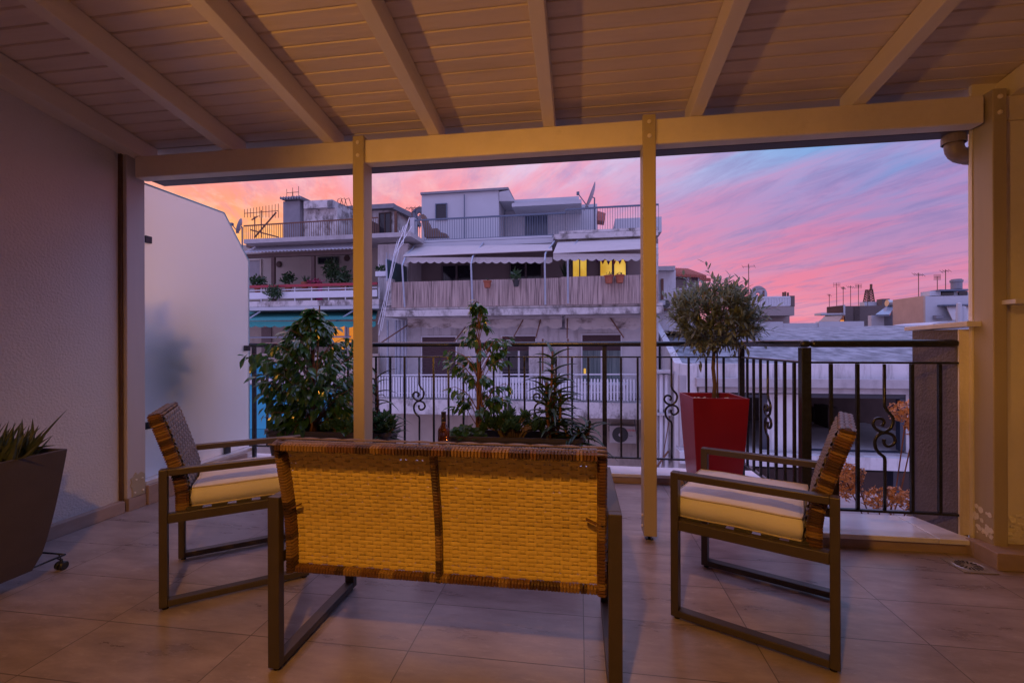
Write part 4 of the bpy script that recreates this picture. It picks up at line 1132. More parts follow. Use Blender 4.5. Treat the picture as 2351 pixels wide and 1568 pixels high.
def dish(u, v, D, rad, face, label, rot=True, polelen=.6, m=None, armv=None):
    t = thing('satellite_dish', label, 'satellite dish', base(u, v, D, rot), 0, 'rooftop satellite dishes'); B = BB() if rot else BF(); c = B.P(u, v, D)
    f = Vector(face).normalized(); s = f.orthogonal().normalized(); w = f.cross(s); n = 24
    for (r_, h_) in ((1, .22), (.8, .13), (.5, .05), (.2, .01), (.2, -.01), (.5, .03), (.8, .11), (1.0, .20)):
        for k in range(n):
            a = 2 * math.pi * k / n; B.v.append(c + (s * math.cos(a) + w * math.sin(a)) * rad * r_ + f * rad * (h_ - .1))
    for i in range(7):
        for k in range(n): B.f.append([i * n + k, i * n + (k + 1) % n, (i + 1) * n + (k + 1) % n, (i + 1) * n + k]); B.m.append(0)
    B.f.append([7 * n + k for k in range(n)]) if False else None
    B.build('reflector', m or mat('dish paint', (.30, .30, .34), .5, .1, 5), t, smooth=True)
    B = BB() if rot else BF(); e = c - f * rad * .25
    B.tube([c - f * rad * .1, e, e + Vector((0, 0, -polelen))], .025 if D < 30 else .05, 6).build('pole', rail_b, t)
    B = BB() if rot else BF(); low = c + Vector((0, 0, -rad * .9)) + f * rad * .1
    tip = c + f * rad * .95 - Vector((0, 0, .1 * rad)); B.tube([low, tip], .018, 5).box(tip.x - .05, tip.x + .05, tip.y - .05, tip.y + .05, tip.z - .05, tip.z + .05).build('feed_arm', rail_b, t)
    return t

# ===== middle block ======================================================
mb = thing('apartment_building', 'white apartment block with reed screened balcony and picket balcony across the street', 'building', base(1180, 955, 15.4))
W0, W1 = 872, 1512
BB().rect(W0, W1, 724, 920, 15.4, 7).build('wall', white_w, mb)                      # lower storey
BB().rect(W0, W1, 955, 960, 15.4, 7, z0=-14).build('ground_wall', beige_w, mb)
BB().rect(899, W1, 560, 712, 16.9, 6).build('upper_wall', mat('rosy render', (.235, .18, .18), .85, .06, 1.5), mb)
BB().rect(W0, 1520, 921, 956, 14.0, 8.5).build('balcony_slab', white_s, mb)
BB().rect(878, 1524, 708, 723, 13.95, 9).build('balcony_slab', white_s, mb)
BB().rect(880, 1522, 700, 707, 14.05, 9).build('balcony_kerb', white_s, mb)
# roof slab, in two steps
BB().rect(935, 1271, 553, 564, 16.0, 7).rect(941, 1268, 547, 552, 16.1, 7).build('roof_slab', white_n, mb)
BB().rect(1272, 1512, 533, 545, 15.7, 7).rect(1285, 1512, 526, 532, 15.9, 7).build('roof_slab', white_s, mb)
# rooftop flat
BB().rect(969, 1146, 441, 560, 18.6, 5).build('rooftop_flat', white_n, mb)
BB().rect(1146, 1372, 474, 560, 20.0, 5).build('rooftop_flat', white_n, mb)
BB().rect(966, 1168, 436, 441, 18.5, 5).build('roof_edge', grey_w, mb)
b = BB(); pa, pb_ = b.P(1168, 437, 18.5), b.P(1190, 464, 18.5)
b.add([b.P(1146, 441, 18.5), b.P(1168, 437, 18.5), b.P(1180, 462, 18.6), b.P(1146, 462, 18.6)] + [q + Vector((0, 1.6, 0)) for q in (b.P(1146, 441, 18.5), b.P(1168, 437, 18.5), b.P(1180, 462, 18.6), b.P(1146, 462, 18.6))],
      [(0, 1, 2, 3), (7, 6, 5, 4), (0, 4, 5, 1), (1, 5, 6, 2), (2, 6, 7, 3), (3, 7, 4, 0)]); b.build('eaves', white_n, mb)
BB().rect(1180, 1330, 455, 462, 18.8, 3).rect(1176, 1336, 462.2, 471, 18.5, 3.3).build('eaves', white_n, mb)
window(mb, 1000, 1027, 467, 505, 18.6, dkglass, 1, rail_b, 0, fr=2)
window(mb, 1206, 1258, 494, 540, 20.0, mat('bluish glass', (.06, .08, .12), .2, .2, 3), 4, rail_b, 0, fr=2)
BB().rect(1150, 1160, 484, 545, 19.95, .04).build('door', rail_b, mb)
BB().tube([BB().P(1066, 447, 18.5), BB().P(1066, 560, 18.5)], .025, 6).build('drainpipe', rail_b, mb)
BB().rect(1413, 1520, 500, 535, 18.5, 2).build('stair_head', white_n, mb)
b = BB(); q = [b.P(1371, 484, 17.5), b.P(1391, 490, 17.5), b.P(1388, 508, 17.2), b.P(1371, 506, 17.2)]
b.add(q + [k + Vector((0, .8, .05)) for k in q], [(0, 1, 2, 3), (7, 6, 5, 4), (0, 4, 5, 1), (1, 5, 6, 2), (2, 6, 7, 3), (3, 7, 4, 0)]).build('tiled_canopy', brick_red, mb)
barrail(mb, 'roof_railing', [(942, 1298, 507, 489, 546, 64), (1298, 1372, 482, 477, 533, 14), (1372, 1512, 477, 470, 531, 24)], 16.15, 0, rail_b, rw=.055, bw=.014)
BB().rect(942, 952, 500, 552, 16.1, .3).build('railing_pier', white_n, mb)
# rooms behind the reed balcony
for a in ((1014, 1083, 607, 655), (1170, 1245, 601, 645)): window(mb, *a, 16.9, dkglass, 2, frame_d)
window(mb, 1314, 1349, 594, 645, 16.9, lit_y, 2, frame_d, fr=2)
window(mb, 1375, 1441, 592, 640, 16.9, lit_y, 2, frame_d, fr=4)
# awnings of the reed balcony
b = BB(); sheet(b.P(924, 590, 14.2), b.P(1268, 576, 14.2), b.P(1266, 560, 16.2), b.P(947, 566, 16.2), awn_b, 'awning', mb)
scallop(924, 1268, 591, 603, 14.18, 18, .35, awn_b, 'awning_valance', mb)
sheet(b.P(1270, 583, 13.9), b.P(1512, 571, 13.9), b.P(1480, 548, 15.9), b.P(1281, 556, 15.9), awn_b, 'awning', mb)
scallop(1270, 1512, 583, 597, 13.88, 12, .35, awn_b, 'awning_valance', mb)
for u_, va, vb in ((929, 602, 705), (1085, 598, 702), (1252, 590, 700), (1304, 590, 697)):
    q = BB(); p0 = q.P(u_, va - 8, 14.1); q.tube([q.P(u_ + 24, va - 40, 16.0), p0, Vector((p0.x, 13.9, p0.z - .25)), q.P(u_, vb, 13.9)], .03, 6); q.build('awning_pole', gal, mb)
# reed screens
BB().rect(899, 1288, 643, 703, 14.0, .04).build('reed_screen', reed_m, mb)
BB().rect(1289, 1512, 633, 698, 13.9, .04).build('reed_screen', reed_m, mb)
BB().rect(887, 899, 640, 702, 14.0, .3).build('balcony_pier', white_s, mb)
# lower storey windows
window(mb, 966, 1049, 771, 870, 15.4, dkglass, 1, frame_w, 1)
window(mb, 1150, 1232, 769, 880, 15.4, dkglass, 2, frame_w, .32)
o = window(mb, 1334, 1428, 766, 880, 15.4, curtain, 2, frame_w, .33)
BB().rect(1340, 1345, 846, 858, 15.36, .01).build('lamp_glow', lit_y, o)
# ragged folded awnings
for k, (a, b_, v0, v1, rg) in enumerate(((936, 1103, 727, 752, .12), (1104, 1290, 726, 752, .35), (1297, 1470, 723, 755, .25))):
    scallop(a, b_, v0, v1, 14.5 + .05 * k, 5, .12, awn_old, 'folded_awning', mb, rg, k)
    BB().tube([BB().P(a, v0 + 3, 14.55), BB().P(b_, v0 + 2, 14.55)], .06, 8).build('awning_roller', conc, mb)
for u0_, v0_, u1_, v1_ in ((870, 790, 938, 745), (1040, 788, 1076, 742), (1178, 776, 1207, 723), (1230, 776, 1244, 723), (1302, 776, 1303, 722), (1432, 775, 1395, 720)):
    q = BB(); q.tube([q.P(u0_, v0_, 14.1), q.P(u1_, v1_, 14.7)], .022, 6); q.build('awning_arm', rust, mb)
for u_ in (1246, 1304):
    q = BB(); q.tube([q.P(u_, 778, 14.1), q.P(u_, 921, 14.1)], .03, 6); q.build('awning_pole', rust, mb)
BB().rect(1286, 1306, 740, 756, 15.2, .15).build('meter_box', grey_w, mb)
BB().rect(1214, 1266, 795, 880, 15.2, .15).build('flue_box', white_s, mb)
# picket balcony
pk_ = BB(); pk_.bar(pk_.P(870, 861, 14.05), pk_.P(1465, 859, 14.05), .05, .035).bar(pk_.P(870, 902, 14.05), pk_.P(1465, 900, 14.05), .03, .03)
pkr = pk_.build('picket_railing', frame_w, mb)
first = None
xa, za = lp_(872, 864, 14.02); xb, zb = lp_(1463, 862, 14.02); zbot = lp_(1170, 916, 14.02)[1]; NP = 86
for k in range(NP):
    x = xa + (xb - xa) * k / (NP - 1)
    if first is None:
        q = BB(); q.add([(x - .024, 14.0, zbot + .03), (x, 14.0, zbot), (x + .024, 14.0, zbot + .03), (x + .024, 14.0, za - .03), (x, 14.0, za), (x - .024, 14.0, za - .03)] + [(x - .024, 14.025, zbot + .03), (x, 14.025, zbot), (x + .024, 14.025, zbot + .03), (x + .024, 14.025, za - .03), (x, 14.025, za), (x - .024, 14.025, za - .03)],
              [tuple(range(6))[::-1], tuple(range(6, 12))] + [(i, (i + 1) % 6, 6 + (i + 1) % 6, 6 + i) for i in range(6)])
        first = q.build('picket', frame_w, pkr); x_first = x
    else:
        c_ = first.copy(); COL.objects.link(c_); c_.parent = pkr; c_.location = ROT @ Vector((x - x_first, 0, 0))
# pipes and ducts on the party wall
q = BB()
for u_, r_ in ((909, .04), (916, .06), (925, .05), (932, .035), (890, .04)):
    p0, p1 = q.P(u_, 735, 14.9), q.P(u_, 915, 14.9); MBt = BB(); MBt.tube([p0, p1], r_, 8); MBt.build('pipe', gal, mb)
BB().rect(1487, 1512, 560, 900, 15.2, .2).build('corner_pier', white_w, mb)
# ground floor recess detail
BB().rect(1385, 1470, 958, 962, 14.6, .6).build('ledge', white_s, mb)

ac = thing('air_conditioner', 'outdoor air conditioner unit with a round fan under the picket balcony', 'air conditioner', base(1430, 1017, 14.9))
acm = mat('ac casing', (.34, .31, .30), .5, .06, 6)
BB().rect(1399, 1460, 978, 1017, 14.9, .35).build('casing', acm, ac)
q = BB(); c_ = q.P(1424, 998, 14.87); MBq = BB(); MBq.lathe([(0, 0), (.24, 0), (.25, .02)], (c_.x, 14.87, c_.z), 24, axis='y'); MBq.build('fan_grille', mat('fan black', (.008, .008, .009), .5, .2, 9), ac)
MBq = BB(); MBq.lathe([(0, 0), (.052, 0), (.055, .01)], (c_.x, 14.855, c_.z), 16, axis='y'); MBq.build('fan_hub', acm, ac)
c_ = q.P(1448.5, 988, 14.893)
text_mesh('TOSHIBA', .085, ROT @ Matrix.Translation(c_) @ Matrix.Rotation(R(90), 4, 'X'), mat('red print', (.5, .02, .03), .5, .05, 4), 'brand_lettering', ac, depth=.002)
BB().rect(1443, 1452, 1000, 1001, 14.89, .008).build('vent_line', rail_b, ac)
q = BB(); q.tube([q.P(1398, 963, 14.8), q.P(1398, 990, 14.8)], .012, 5).tube([q.P(1456, 963, 14.8), q.P(1462, 1000, 14.8)], .012, 5); q.build('hanger', iron, ac)

dish(1357, 452, 16.4, .52, (-.93, -.1, .36), 'large tilted grey satellite dish seen edge-on above the white roof railing', polelen=1.3)
dish(961, 492, 19.6, .36, (-.2, -1, .3), 'dark round satellite dish half hidden beside the white rooftop flat', m=mat('dark dish', (.10, .095, .12), .5, .1, 5))
ch = thing('deck_chair', 'brown folded deck chair leaning behind the roof railing', 'deck chair', base(985, 545, 16.8))
b = BB(); b.prism([(0, 0), (.9, 0), (.85, .12), (.55, .2), (.5, .35), (.25, .33), (-.05, .95), (-.15, .92)], lambda p, q, t: (b.P(972, 545, t).x * 0 + lp_(975, 545, 16.8)[0] + p * 1.0, t, lp_(975, 545, 16.8)[1] + q * .95), 16.8, 17.1); b.build('frame', mat('brown wood', (.15, .085, .06), .7, .2, 8), ch)

def small_pot(u, v, D, w, h, label, m, group=None, leafy=None, rot=True, nm='flower_pot', n=30, lsize=.1, seed=0, spread=.16, lh=.25):
    t = thing(nm, label, 'flower pot', base(u, v, D, rot), 0, group); B = BB() if rot else BF(); p = B.P(u, v, D)
    B.lathe([(0, 0), (w * .35, 0), (w * .46, h * .85), (w * .53, h * .85), (w * .53, h), (w * .42, h), (w * .4, h * .9), (0, h * .9)], p, 14); B.build('pot', m, t, smooth=False)
    if leafy:
        rn = random.Random(seed); B = BB() if rot else BF()
        for k in range(n):
            c = p + Vector((rn.uniform(-1, 1) * spread * .6, rn.uniform(-1, 1) * spread * .4, h + rn.random() * lh * .8))
            leaf(B, c, rv(rn) + Vector((0, 0, .6)), rv(rn), lsize * rn.uniform(.7, 1.4), lsize * .4, .3)
        B.build('foliage', leafy, t)
    return t
terra = mat('terracotta', (.30, .085, .045), .8, .12, 6)
gleaf = leaf_mat('balcony leaf', (.012, .034, .014), (.034, .075, .024), .5)
GR = 'pots hung on the reed screen'
small_pot(1119, 661, 13.8, .26, .22, 'terracotta pot hung on the reed screen, leftmost of its row', terra, GR, gleaf, n=10, lsize=.06, spread=.1, lh=.06)
small_pot(1185, 658, 13.8, .22, .20, 'black pot with a spider plant hung on the reed screen', mat('black pot', (.02, .02, .025), .5, .1, 5), GR, gleaf, n=30, lsize=.18, seed=2)
small_pot(1398, 651, 13.75, .27, .24, 'terracotta pot hung below the lit window, left of a pair', terra, GR, gleaf, n=12, lsize=.07, seed=3, spread=.1, lh=.08)
small_pot(1423, 650, 13.75, .27, .24, 'terracotta pot hung below the lit window, right of a pair', terra, GR, gleaf, n=12, lsize=.07, seed=4, spread=.1, lh=.08)
sp_ = thing('spiky_plant', 'tall spiky green plant beside the lit kitchen window', 'plant', base(1297, 640, 16.2)); B = BB(); p = B.P(1297, 640, 16.2); rn = random.Random(2)
for k in range(26): blade(B, p, Vector((rn.uniform(-.5, .5), rn.uniform(-.5, .5), 1.3)), rn.uniform(.45, .8), .05, .35, rn)
B.build('leaves', gleaf, sp_)
bn = thing('bunting', 'string of small red triangular pennants across the lit window', 'bunting', base(1405, 598, 16.6)); B = BB(); B.tube([B.P(1366, 592, 16.7), B.P(1400, 599, 16.7), B.P(1440, 594, 16.7)], .008, 4); B.build('string', rust, bn)
for k in range(6):
    B = BB(); u_ = 1371 + k * 13; p = B.P(u_, 595 + 4 * math.sin(k / 5 * 3.14), 16.68)
    B.add([p + Vector((-.07, 0, 0)), p + Vector((.07, 0, 0)), p + Vector((0, 0, -.16)), p + Vector((-.07, .01, 0)), p + Vector((.07, .01, 0)), p + Vector((0, .01, -.16))], [(2, 1, 0), (3, 4, 5), (0, 1, 4, 3), (1, 2, 5, 4), (2, 0, 3, 5)])
    B.build('pennant', mat('pennant cloth', (.30, .03, .05) if k % 2 else (.10, .03, .10), .8, .1, 4), bn)
o = BB().rect(1222, 1446, 900, 914, 14.5, .12); t = thing('garden_bench', 'white slatted bench behind the picket railing', 'bench', base(1180, 915, 14.6))
for nm, v0, v1 in (('seat', 893, 897), ('backrest', 866, 878)): BB().rect(1140, 1225, v0, v1, 14.6, .3 if nm == 'seat' else .05).build(nm, frame_w, t)
for u_ in (1142, 1220): BB().rect(u_, u_ + 4, 866, 920, 14.65, .06).build('leg', frame_w, t)
t = thing('garden_table', 'pale slatted table behind the picket railing', 'table', base(1400, 915, 14.6)); BB().rect(1350, 1440, 880, 884, 14.5, .5).build('table_top', frame_w, t)
for u_ in (1352, 1434): BB().rect(u_, u_ + 4, 884, 920, 14.6, .06).build('leg', frame_w, t)

# ===== left block ========================================================
lb = thing('apartment_building', 'older beige apartment block with red railed balcony and green awning', 'building', base(720, 880, 16.4))
BB().rect(380, 868, 560, 700, 16.4, 6).build('wall', mat('balcony render', (.32, .27, .24), .9, .07, 1.5), lb)
BB().rect(380, 868, 706, 870, 16.4, 6).build('wall', beige_w, lb)
BB().rect(380, 868, 880, 890, 16.2, 6, z0=-14).build('ground_wall', beige_w, lb)
BB().rect(868, 938, 560, 940, 15.6, 6).build('party_wall', white_w, lb)
BB().rect(560, 944, 541, 551, 14.8, 8).build('roof_slab', conc, lb)
BB().rect(566, 938, 552, 560, 15.6, 6).build('roof_soffit', mat('brown soffit', (.16, .10, .085), .85, .2, 3), lb)
# corrugated lean-to
b = BB(); N = 120; x0_, z0_ = lp_(560, 579, 14.9); x1_, z1_ = lp_(810, 571, 14.9); x2_, z2_ = lp_(560, 566, 16.3)
for i in range(N + 1):
    t_ = i / N; x = x0_ + (x1_ - x0_) * t_; w_ = .02 * math.sin(i * 1.57)
    b.v += [Vector((x, 14.9, z0_ + w_ + (z1_ - z0_) * t_ * .4)), Vector((x, 16.38, z2_ + .28 + w_)), Vector((x, 14.9, z0_ + w_ - .015 + (z1_ - z0_) * t_ * .4)), Vector((x, 16.38, z2_ + .26 + w_))]
for i in range(N):
    a = i * 4; b.f += [[a, a + 4, a + 5, a + 1], [a + 3, a + 7, a + 6, a + 2], [a, a + 2, a + 6, a + 4]]; b.m += [0] * 3
b.build('corrugated_roof', mat('corrugated sheet', (.42, .42, .48), .6, .1, 4), lb)
brown = mat('brown stained beam', (.060, .030, .025), .8, .2, 5)
BB().rect(560, 812, 579, 588, 15.0, .12).build('roof_beam', brown, lb)
for u_ in (623, 715): BB().rect(u_, u_ + 7, 588, 694, 15.0, .1).build('roof_post', brown, lb)
BB().rect(545, 870, 690, 703, 14.9, 2).build('balcony_slab', white_s, lb)
BB().rect(545, 870, 703.5, 711, 14.8, 2).build('balcony_fascia', white_n, lb)
BB().rect(545, 866, 652, 658, 14.92, .08).build('red_rail', mat('red rail paint', (.28, .02, .035), .6, .15, 6), lb)
BB().rect(545, 866, 669, 684, 14.95, .03).build('panel_rail', frame_w, lb)
BB().rect(545, 866, 663, 665, 14.95, .03).build('thin_rail', frame_w, lb)
for k in range(9): BB().rect(560 + k * 38.7, 561.8 + k * 38.7, 659, 692, 14.97, .03).build('rail_post', frame_w, lb)
window(lb, 560, 600, 595, 690, 16.4, mat('grey door', (.20, .18, .19), .6, .1, 5), 1, beige_w)
window(lb, 730, 776, 590, 606, 16.38, dkglass, 1, mat('dark green frame', (.012, .03, .02), .5, .1, 4), fr=2)
# green awning and the storey below
b = BB(); sheet(b.P(500, 738, 14.4), b.P(862, 733, 14.4), b.P(868, 713, 16.2), b.P(500, 715, 16.2), awn_g, 'awning', lb)
scallop(500, 862, 738, 750, 14.38, 16, .3, awn_g, 'awning_valance', lb)
for (a, b_, c_, d_) in ((640, 780, 812, 713), (548, 756, 598, 715)):
    q = BB(); q.tube([q.P(a + 80 if a > 600 else a, b_ - 8, 14.5), q.P(c_, d_, 14.9)], .03, 6); q.build('awning_arm', gal, lb)
BB().rect(600, 623, 752, 860, 16.36, .05).build('door', mat('brown door', (.13, .085, .085), .6, .1, 5), lb)
window(lb, 758, 795, 745, 835, 16.4, lit_o, 1, frame_w, fr=4); window(lb, 797, 834, 745, 835, 16.4, lit_o, 1, frame_w, fr=4)
q = BB(); q.tube([q.P(545, 775, 14.9), q.P(805, 773, 14.9)], .03, 6); q.build('hand_rail', gal, lb)
BB().rect(545, 868, 812, 869, 14.9, .12).build('balcony_wall', beige_w, lb)
BB().rect(545, 870, 870, 882, 14.8, 2).build('balcony_slab', white_s, lb)
b = BB(); sheet(b.P(500, 985, 13.6), b.P(735, 985, 13.6), b.P(795, 884, 14.9), b.P(500, 884, 14.9), awn_c, 'awning', lb)
sheet(b.P(500, 1012, 13.55), b.P(735, 1012, 13.55), b.P(735, 985, 13.58), b.P(500, 985, 13.58), awn_c, 'awning_valance', lb)
BB().rect(575, 640, 835, 868, 14.86, .02).build('balcony_banner', awn_c, lb)
# roof
barrail(lb, 'roof_railing', [(560, 868, 519, 500, 546, 60)], 14.95, 0, rust, rw=.04, bw=.014)
BB().rect(651, 689, 462, 548, 17.0, 1.2).build('chimney_block', grey_w, lb)
b = BB(); xa, za = lp_(646, 456, 16.9); xb, zb = lp_(695, 456, 16.9)
for i in range(41):
    x = xa + (xb - xa) * i / 40; w_ = .05 * math.sin(i * 1.26)
    b.v += [Vector((x, 16.8, za + w_)), Vector((x, 18.4, za + w_ + .05)), Vector((x, 16.8, za + w_ - .05)), Vector((x, 18.4, za + w_))]
for i in range(40):
    a = i * 4; b.f += [[a, a + 4, a + 5, a + 1], [a + 3, a + 7, a + 6, a + 2], [a, a + 2, a + 6, a + 4]]; b.m += [0] * 3
b.build('corrugated_cap', grey_w, lb)
BB().rect(698, 775, 478, 548, 17.2, 3).rect(698, 764, 460, 477.5, 17.0, 3).build('lift_house', white_s, lb)
b = BB(); q = [b.P(764, 460, 17.0), b.P(802, 476, 19.4), b.P(802, 500, 19.4), b.P(764, 477, 17.0)]; b.add(q + [k - Vector((.25, 0, 0)) for k in q], [(0, 1, 2, 3), (7, 6, 5, 4), (0, 4, 5, 1), (1, 5, 6, 2), (2, 6, 7, 3), (3, 7, 4, 0)]).build('eaves', grey_w, lb)
BB().rect(800, 905, 480, 548, 19.5, 3).build('washhouse', white_s, lb)
BB().rect(795, 905, 470, 480, 19.2, 3.4).build('washhouse_roof', grey_w, lb)
b = BB(); q = [b.P(905, 469, 19.2), b.P(945, 488, 21), b.P(945, 500, 21), b.P(905, 480, 19.2)]; b.add(q + [k - Vector((.2, -.2, 0)) for k in q], [(0, 1, 2, 3), (7, 6, 5, 4), (0, 4, 5, 1), (1, 5, 6, 2), (2, 6, 7, 3), (3, 7, 4, 0)]).build('washhouse_roof', grey_w, lb)
window(lb, 870, 898, 488, 540, 19.45, dkglass, 2, brown, fr=2)
BB().rect(906, 911, 485, 540, 18.8, .1).build('washhouse_post', rust, lb)
BB().rect(812, 850, 505, 545, 17.5, .8).build('roof_cabinet', brown, lb)
dish(551, 520, 15.2, .30, (-.86, -.5, .3), 'small edge-on satellite dish at the corner of the old rooftop railing', polelen=.9)
antenna(600, 546, 15.6, 1.05, 1.45, 'long horizontal comb antenna against the orange sky on the old roof', el=12, tilt=.02, vert=True)
antenna(585, 546, 15.4, .8, .1, 'short bare iron pole on the old roof railing', el=3)
antenna(672, 460, 17.4, .35, .55, 'small antenna standing on the corrugated chimney cap', el=3, vert=True)
antenna(946, 500, 19.0, .45, .55, 'small antenna left of the white rooftop flat', el=4)
q = BB(); t = thing('antenna_brace', 'slanting rusty brace bars on the old rooftop', 'brace', base(620, 546, 15.6)); q.tube([q.P(584, 546, 15.6), q.P(634, 488, 15.6)], .03, 6).tube([q.P(575, 528, 15.5), q.P(640, 545, 15.5)], .025, 6); q.build('bars', rust, t)
q = BB(); t = thing('wire_frames', 'bent rusty wire hoops on the old penthouse roof', 'wire', base(800, 475, 18.5))
for du in (0, 8, 18): q.tube([q.P(772 + du, 478, 18), q.P(776 + du, 458, 18), q.P(783 + du, 455, 18), q.P(792 + du, 482, 18)], .014, 5)
q.build('hoops', rust, t)
q = BB(); t = thing('roof_wires', 'slack white cables running down between the two apartment blocks', 'cables', base(900, 640, 14.3))
for (a, v0, b_, v1, c_, v2) in ((926, 520, 894, 640, 870, 770), (933, 515, 902, 600, 893, 645), (946, 520, 905, 590, 895, 650), (918, 530, 892, 650, 868, 745), (930, 530, 897, 645, 876, 760), (940, 500, 925, 560, 902, 590)):
    q.tube([q.P(a, v0, 15.4), q.P((a + b_) / 2 - 2, (v0 + v1) / 2, 14.2), q.P(b_, v1, 13.9), q.P(c_, v2, 13.9)], .012, 4)
q.build('cables', frame_w, t)
t = thing('glass_partition', 'framed green glass partition between the two balconies', 'partition', base(905, 640, 14.2))
b = BB(); q = [b.P(887, 596, 14.0), b.P(942, 618, 16.0), b.P(942, 660, 16.0), b.P(889, 645, 14.0)]
b.add(q + [k + Vector((.03, 0, 0)) for k in q], [(0, 1, 2, 3), (7, 6, 5, 4), (0, 4, 5, 1), (1, 5, 6, 2), (2, 6, 7, 3), (3, 7, 4, 0)]).build('pane', mat('green glass', (.06, .10, .11), .15, .2, 4), t)
b = BB(); b.bar(q[0], q[1], .05, .05).bar(q[0], q[3], .05, .05).bar(q[3], q[2], .05, .05); b.bar(q[0].lerp(q[1], .4), q[3].lerp(q[2], .4), .03, .03); b.build('frame', gal, t)
for k in range(4):
    b = BB(); b.tube([b.P(888 + k * 6, 597 + k * 2.5, 14 + .2 * k), b.P(888 + k * 6, 580 + k * 3, 14 + .2 * k)], .012, 4); b.build('spike', gal, t)
wn_b = thing('window_box', 'white flower box with a green plant at the left block corner', 'flower box', base(872, 635, 14.9)); BB().rect(862, 886, 623, 634, 14.8, .4).build('box', frame_w, wn_b)
rn = random.Random(6); B = BB()
for k in range(70): c = B.P(862 + rn.random() * 24, 622 - rn.random() * 9, 14.9); leaf(B, c, rv(rn) + Vector((0, 0, .5)), rv(rn), .12, .05)
B.build('foliage', gleaf, wn_b)

# balcony plants on the left block
def bush(name, u, v, D, ru, rvv, n, ls, label, m=None, rot=True, seed=0, group=None, pot=True, drop=0, potm=None):
    t = thing(name, label, 'plant', base(u, v + rvv, D, rot), 0, group); B = BB() if rot else BF(); rn = random.Random(seed); c = B.P(u, v, D); k_ = D / 1045
    for i in range(n):
        q_ = rv(rn) * rn.random() ** .5; p = c + Vector((q_.x * ru * k_, q_.y * .15, q_.z * rvv * k_ - drop * abs(q_.z) * .1))
        leaf(B, p, rv(rn) + Vector((0, 0, .2)), rv(rn), ls * rn.uniform(.6, 1.3), ls * .5, .3)
    B.build('foliage', m or gleaf, t)
    B = BB() if rot else BF(); B.tube([c + Vector((0, 0, -rvv * k_ * 1.1)), c, c + Vector((.03, 0, rvv * k_ * .7))], .012, 5); B.build('stems', brown, t)
    if pot:
        B = BB() if rot else BF(); p = c + Vector((0, 0, -rvv * k_ * 1.1 - .22)); B.lathe([(0, 0), (.10, 0), (.14, .24), (.12, .24), (0, .2)], p, 12); B.build('pot', potm or terra, t)
    return t
pink = mat('pink petals', (.30, .04, .10), .8, .3, 9)
GB = 'plants on the red railed balcony'
bush('potted_plant', 592, 645, 15.3, 26, 13, 220, .13, 'low green shrub at the left end of the red railed balcony', seed=1, group=GB)
bush('potted_plant', 662, 640, 15.5, 20, 15, 170, .13, 'dark bushy plant between the two brown balcony posts', seed=2, group=GB)
t = bush('potted_plant', 700, 646, 15.3, 10, 3, 6, .1, 'small agave in a terracotta pot on the red railed balcony', seed=3, group=GB)
B = BB(); p = B.P(702, 652, 15.3); rn = random.Random(3)
for k in range(16): blade(B, p, Vector((rn.uniform(-.6, .6), rn.uniform(-.6, .6), 1)), .35, .05, .2, rn)
B.build('blades', gleaf, t)
bush('potted_plant', 722, 648, 15.1, 22, 6, 160, .10, 'pink flowering plant behind the right balcony post', pink, seed=4, group=GB)
bush('climbing_plant', 762, 622, 15.6, 24, 34, 300, .14, 'leafy climber reaching up the balcony wall', seed=5, group=GB, pot=False)
bush('climbing_plant', 790, 636, 15.4, 20, 24, 200, .14, 'smaller climber right of the leafy climber on the balcony', seed=6, group=GB)
bush('trailing_plant', 628, 672, 14.8, 24, 20, 260, .11, 'green ivy trailing down over the white balcony rail', seed=7, group=GB, pot=False)
t = thing('pink_cloth', 'bright pink cloth hanging behind the balcony railing', 'cloth', base(725, 690, 15.1)); BB().rect(715, 740, 659, 690, 15.15, .03).build('cloth', mat('pink cloth', (.42, .02, .16), .8, .1, 4), t)
for k, u_ in enumerate((636, 752)):
    t = thing('wall_plate', 'round brown wicker plate on the balcony wall, ' + ('left of the brown post' if k == 0 else 'right of the green vent'), 'wall plate', base(u_ if k else 640, 607, 16.3), 0, 'round plates on the balcony wall')
    B = BB(); c = B.P((640, 796)[k], (607, 593)[k], 16.35); B.lathe([(0, -.03), (.09, -.03), (.12, 0), (.12, .02)], c, 18, axis='y'); B.build('plate', brown, t)
# ===== long low shed on the right =========================================
sh = thing('low_building', 'long low building with a grey bitumen sheet roof and open garage bays', 'building', base(1850, 1040, 12, False))
D0 = 12.0
b = BF(); f0, f1 = b.P(1568, 842, D0), b.P(2260, 838, D0); r0, r1 = b.P(1500, 757, 27), b.P(2300, 744, 27)
n = 14
for i in range(n + 1):
    t_ = i / n
    for k in range(9):
        s_ = k / 8; p = f0.lerp(r0, t_).lerp(f1.lerp(r1, t_), s_); p.z += .12 * math.sin(math.pi * t_) + .03 * noise.noise(p * .8); b.v.append(p)
for i in range(n):
    for k in range(8): b.f.append([i * 9 + k, i * 9 + k + 1, i * 9 + k + 10, i * 9 + k + 9]); b.m.append(0)
b.build('roof', bit_roof, sh, smooth=True)
BF().rect(1590, 2260, 836, 870, 11.75, .24).build('parapet', white_w, sh)
BF().rect(1600, 2260, 871, 891, 11.5, .6).rect(1606, 2260, 891.5, 904, 11.6, .5).build('cornice', conc, sh)
BF().rect(1560, 1606, 862, 1100, 11.8, .5).build('corner_wall', conc, sh)
BF().rect(1762, 1834, 904.5, 1042, 11.8, .3).build('wall_panel', white_w, sh)
BF().rect(2080, 2260, 904.5, 1042, 11.8, .3).build('wall_panel', white_w, sh)
steel_b = mat('dark blue steel frame', (.020, .026, .045), .45, .1, 6)
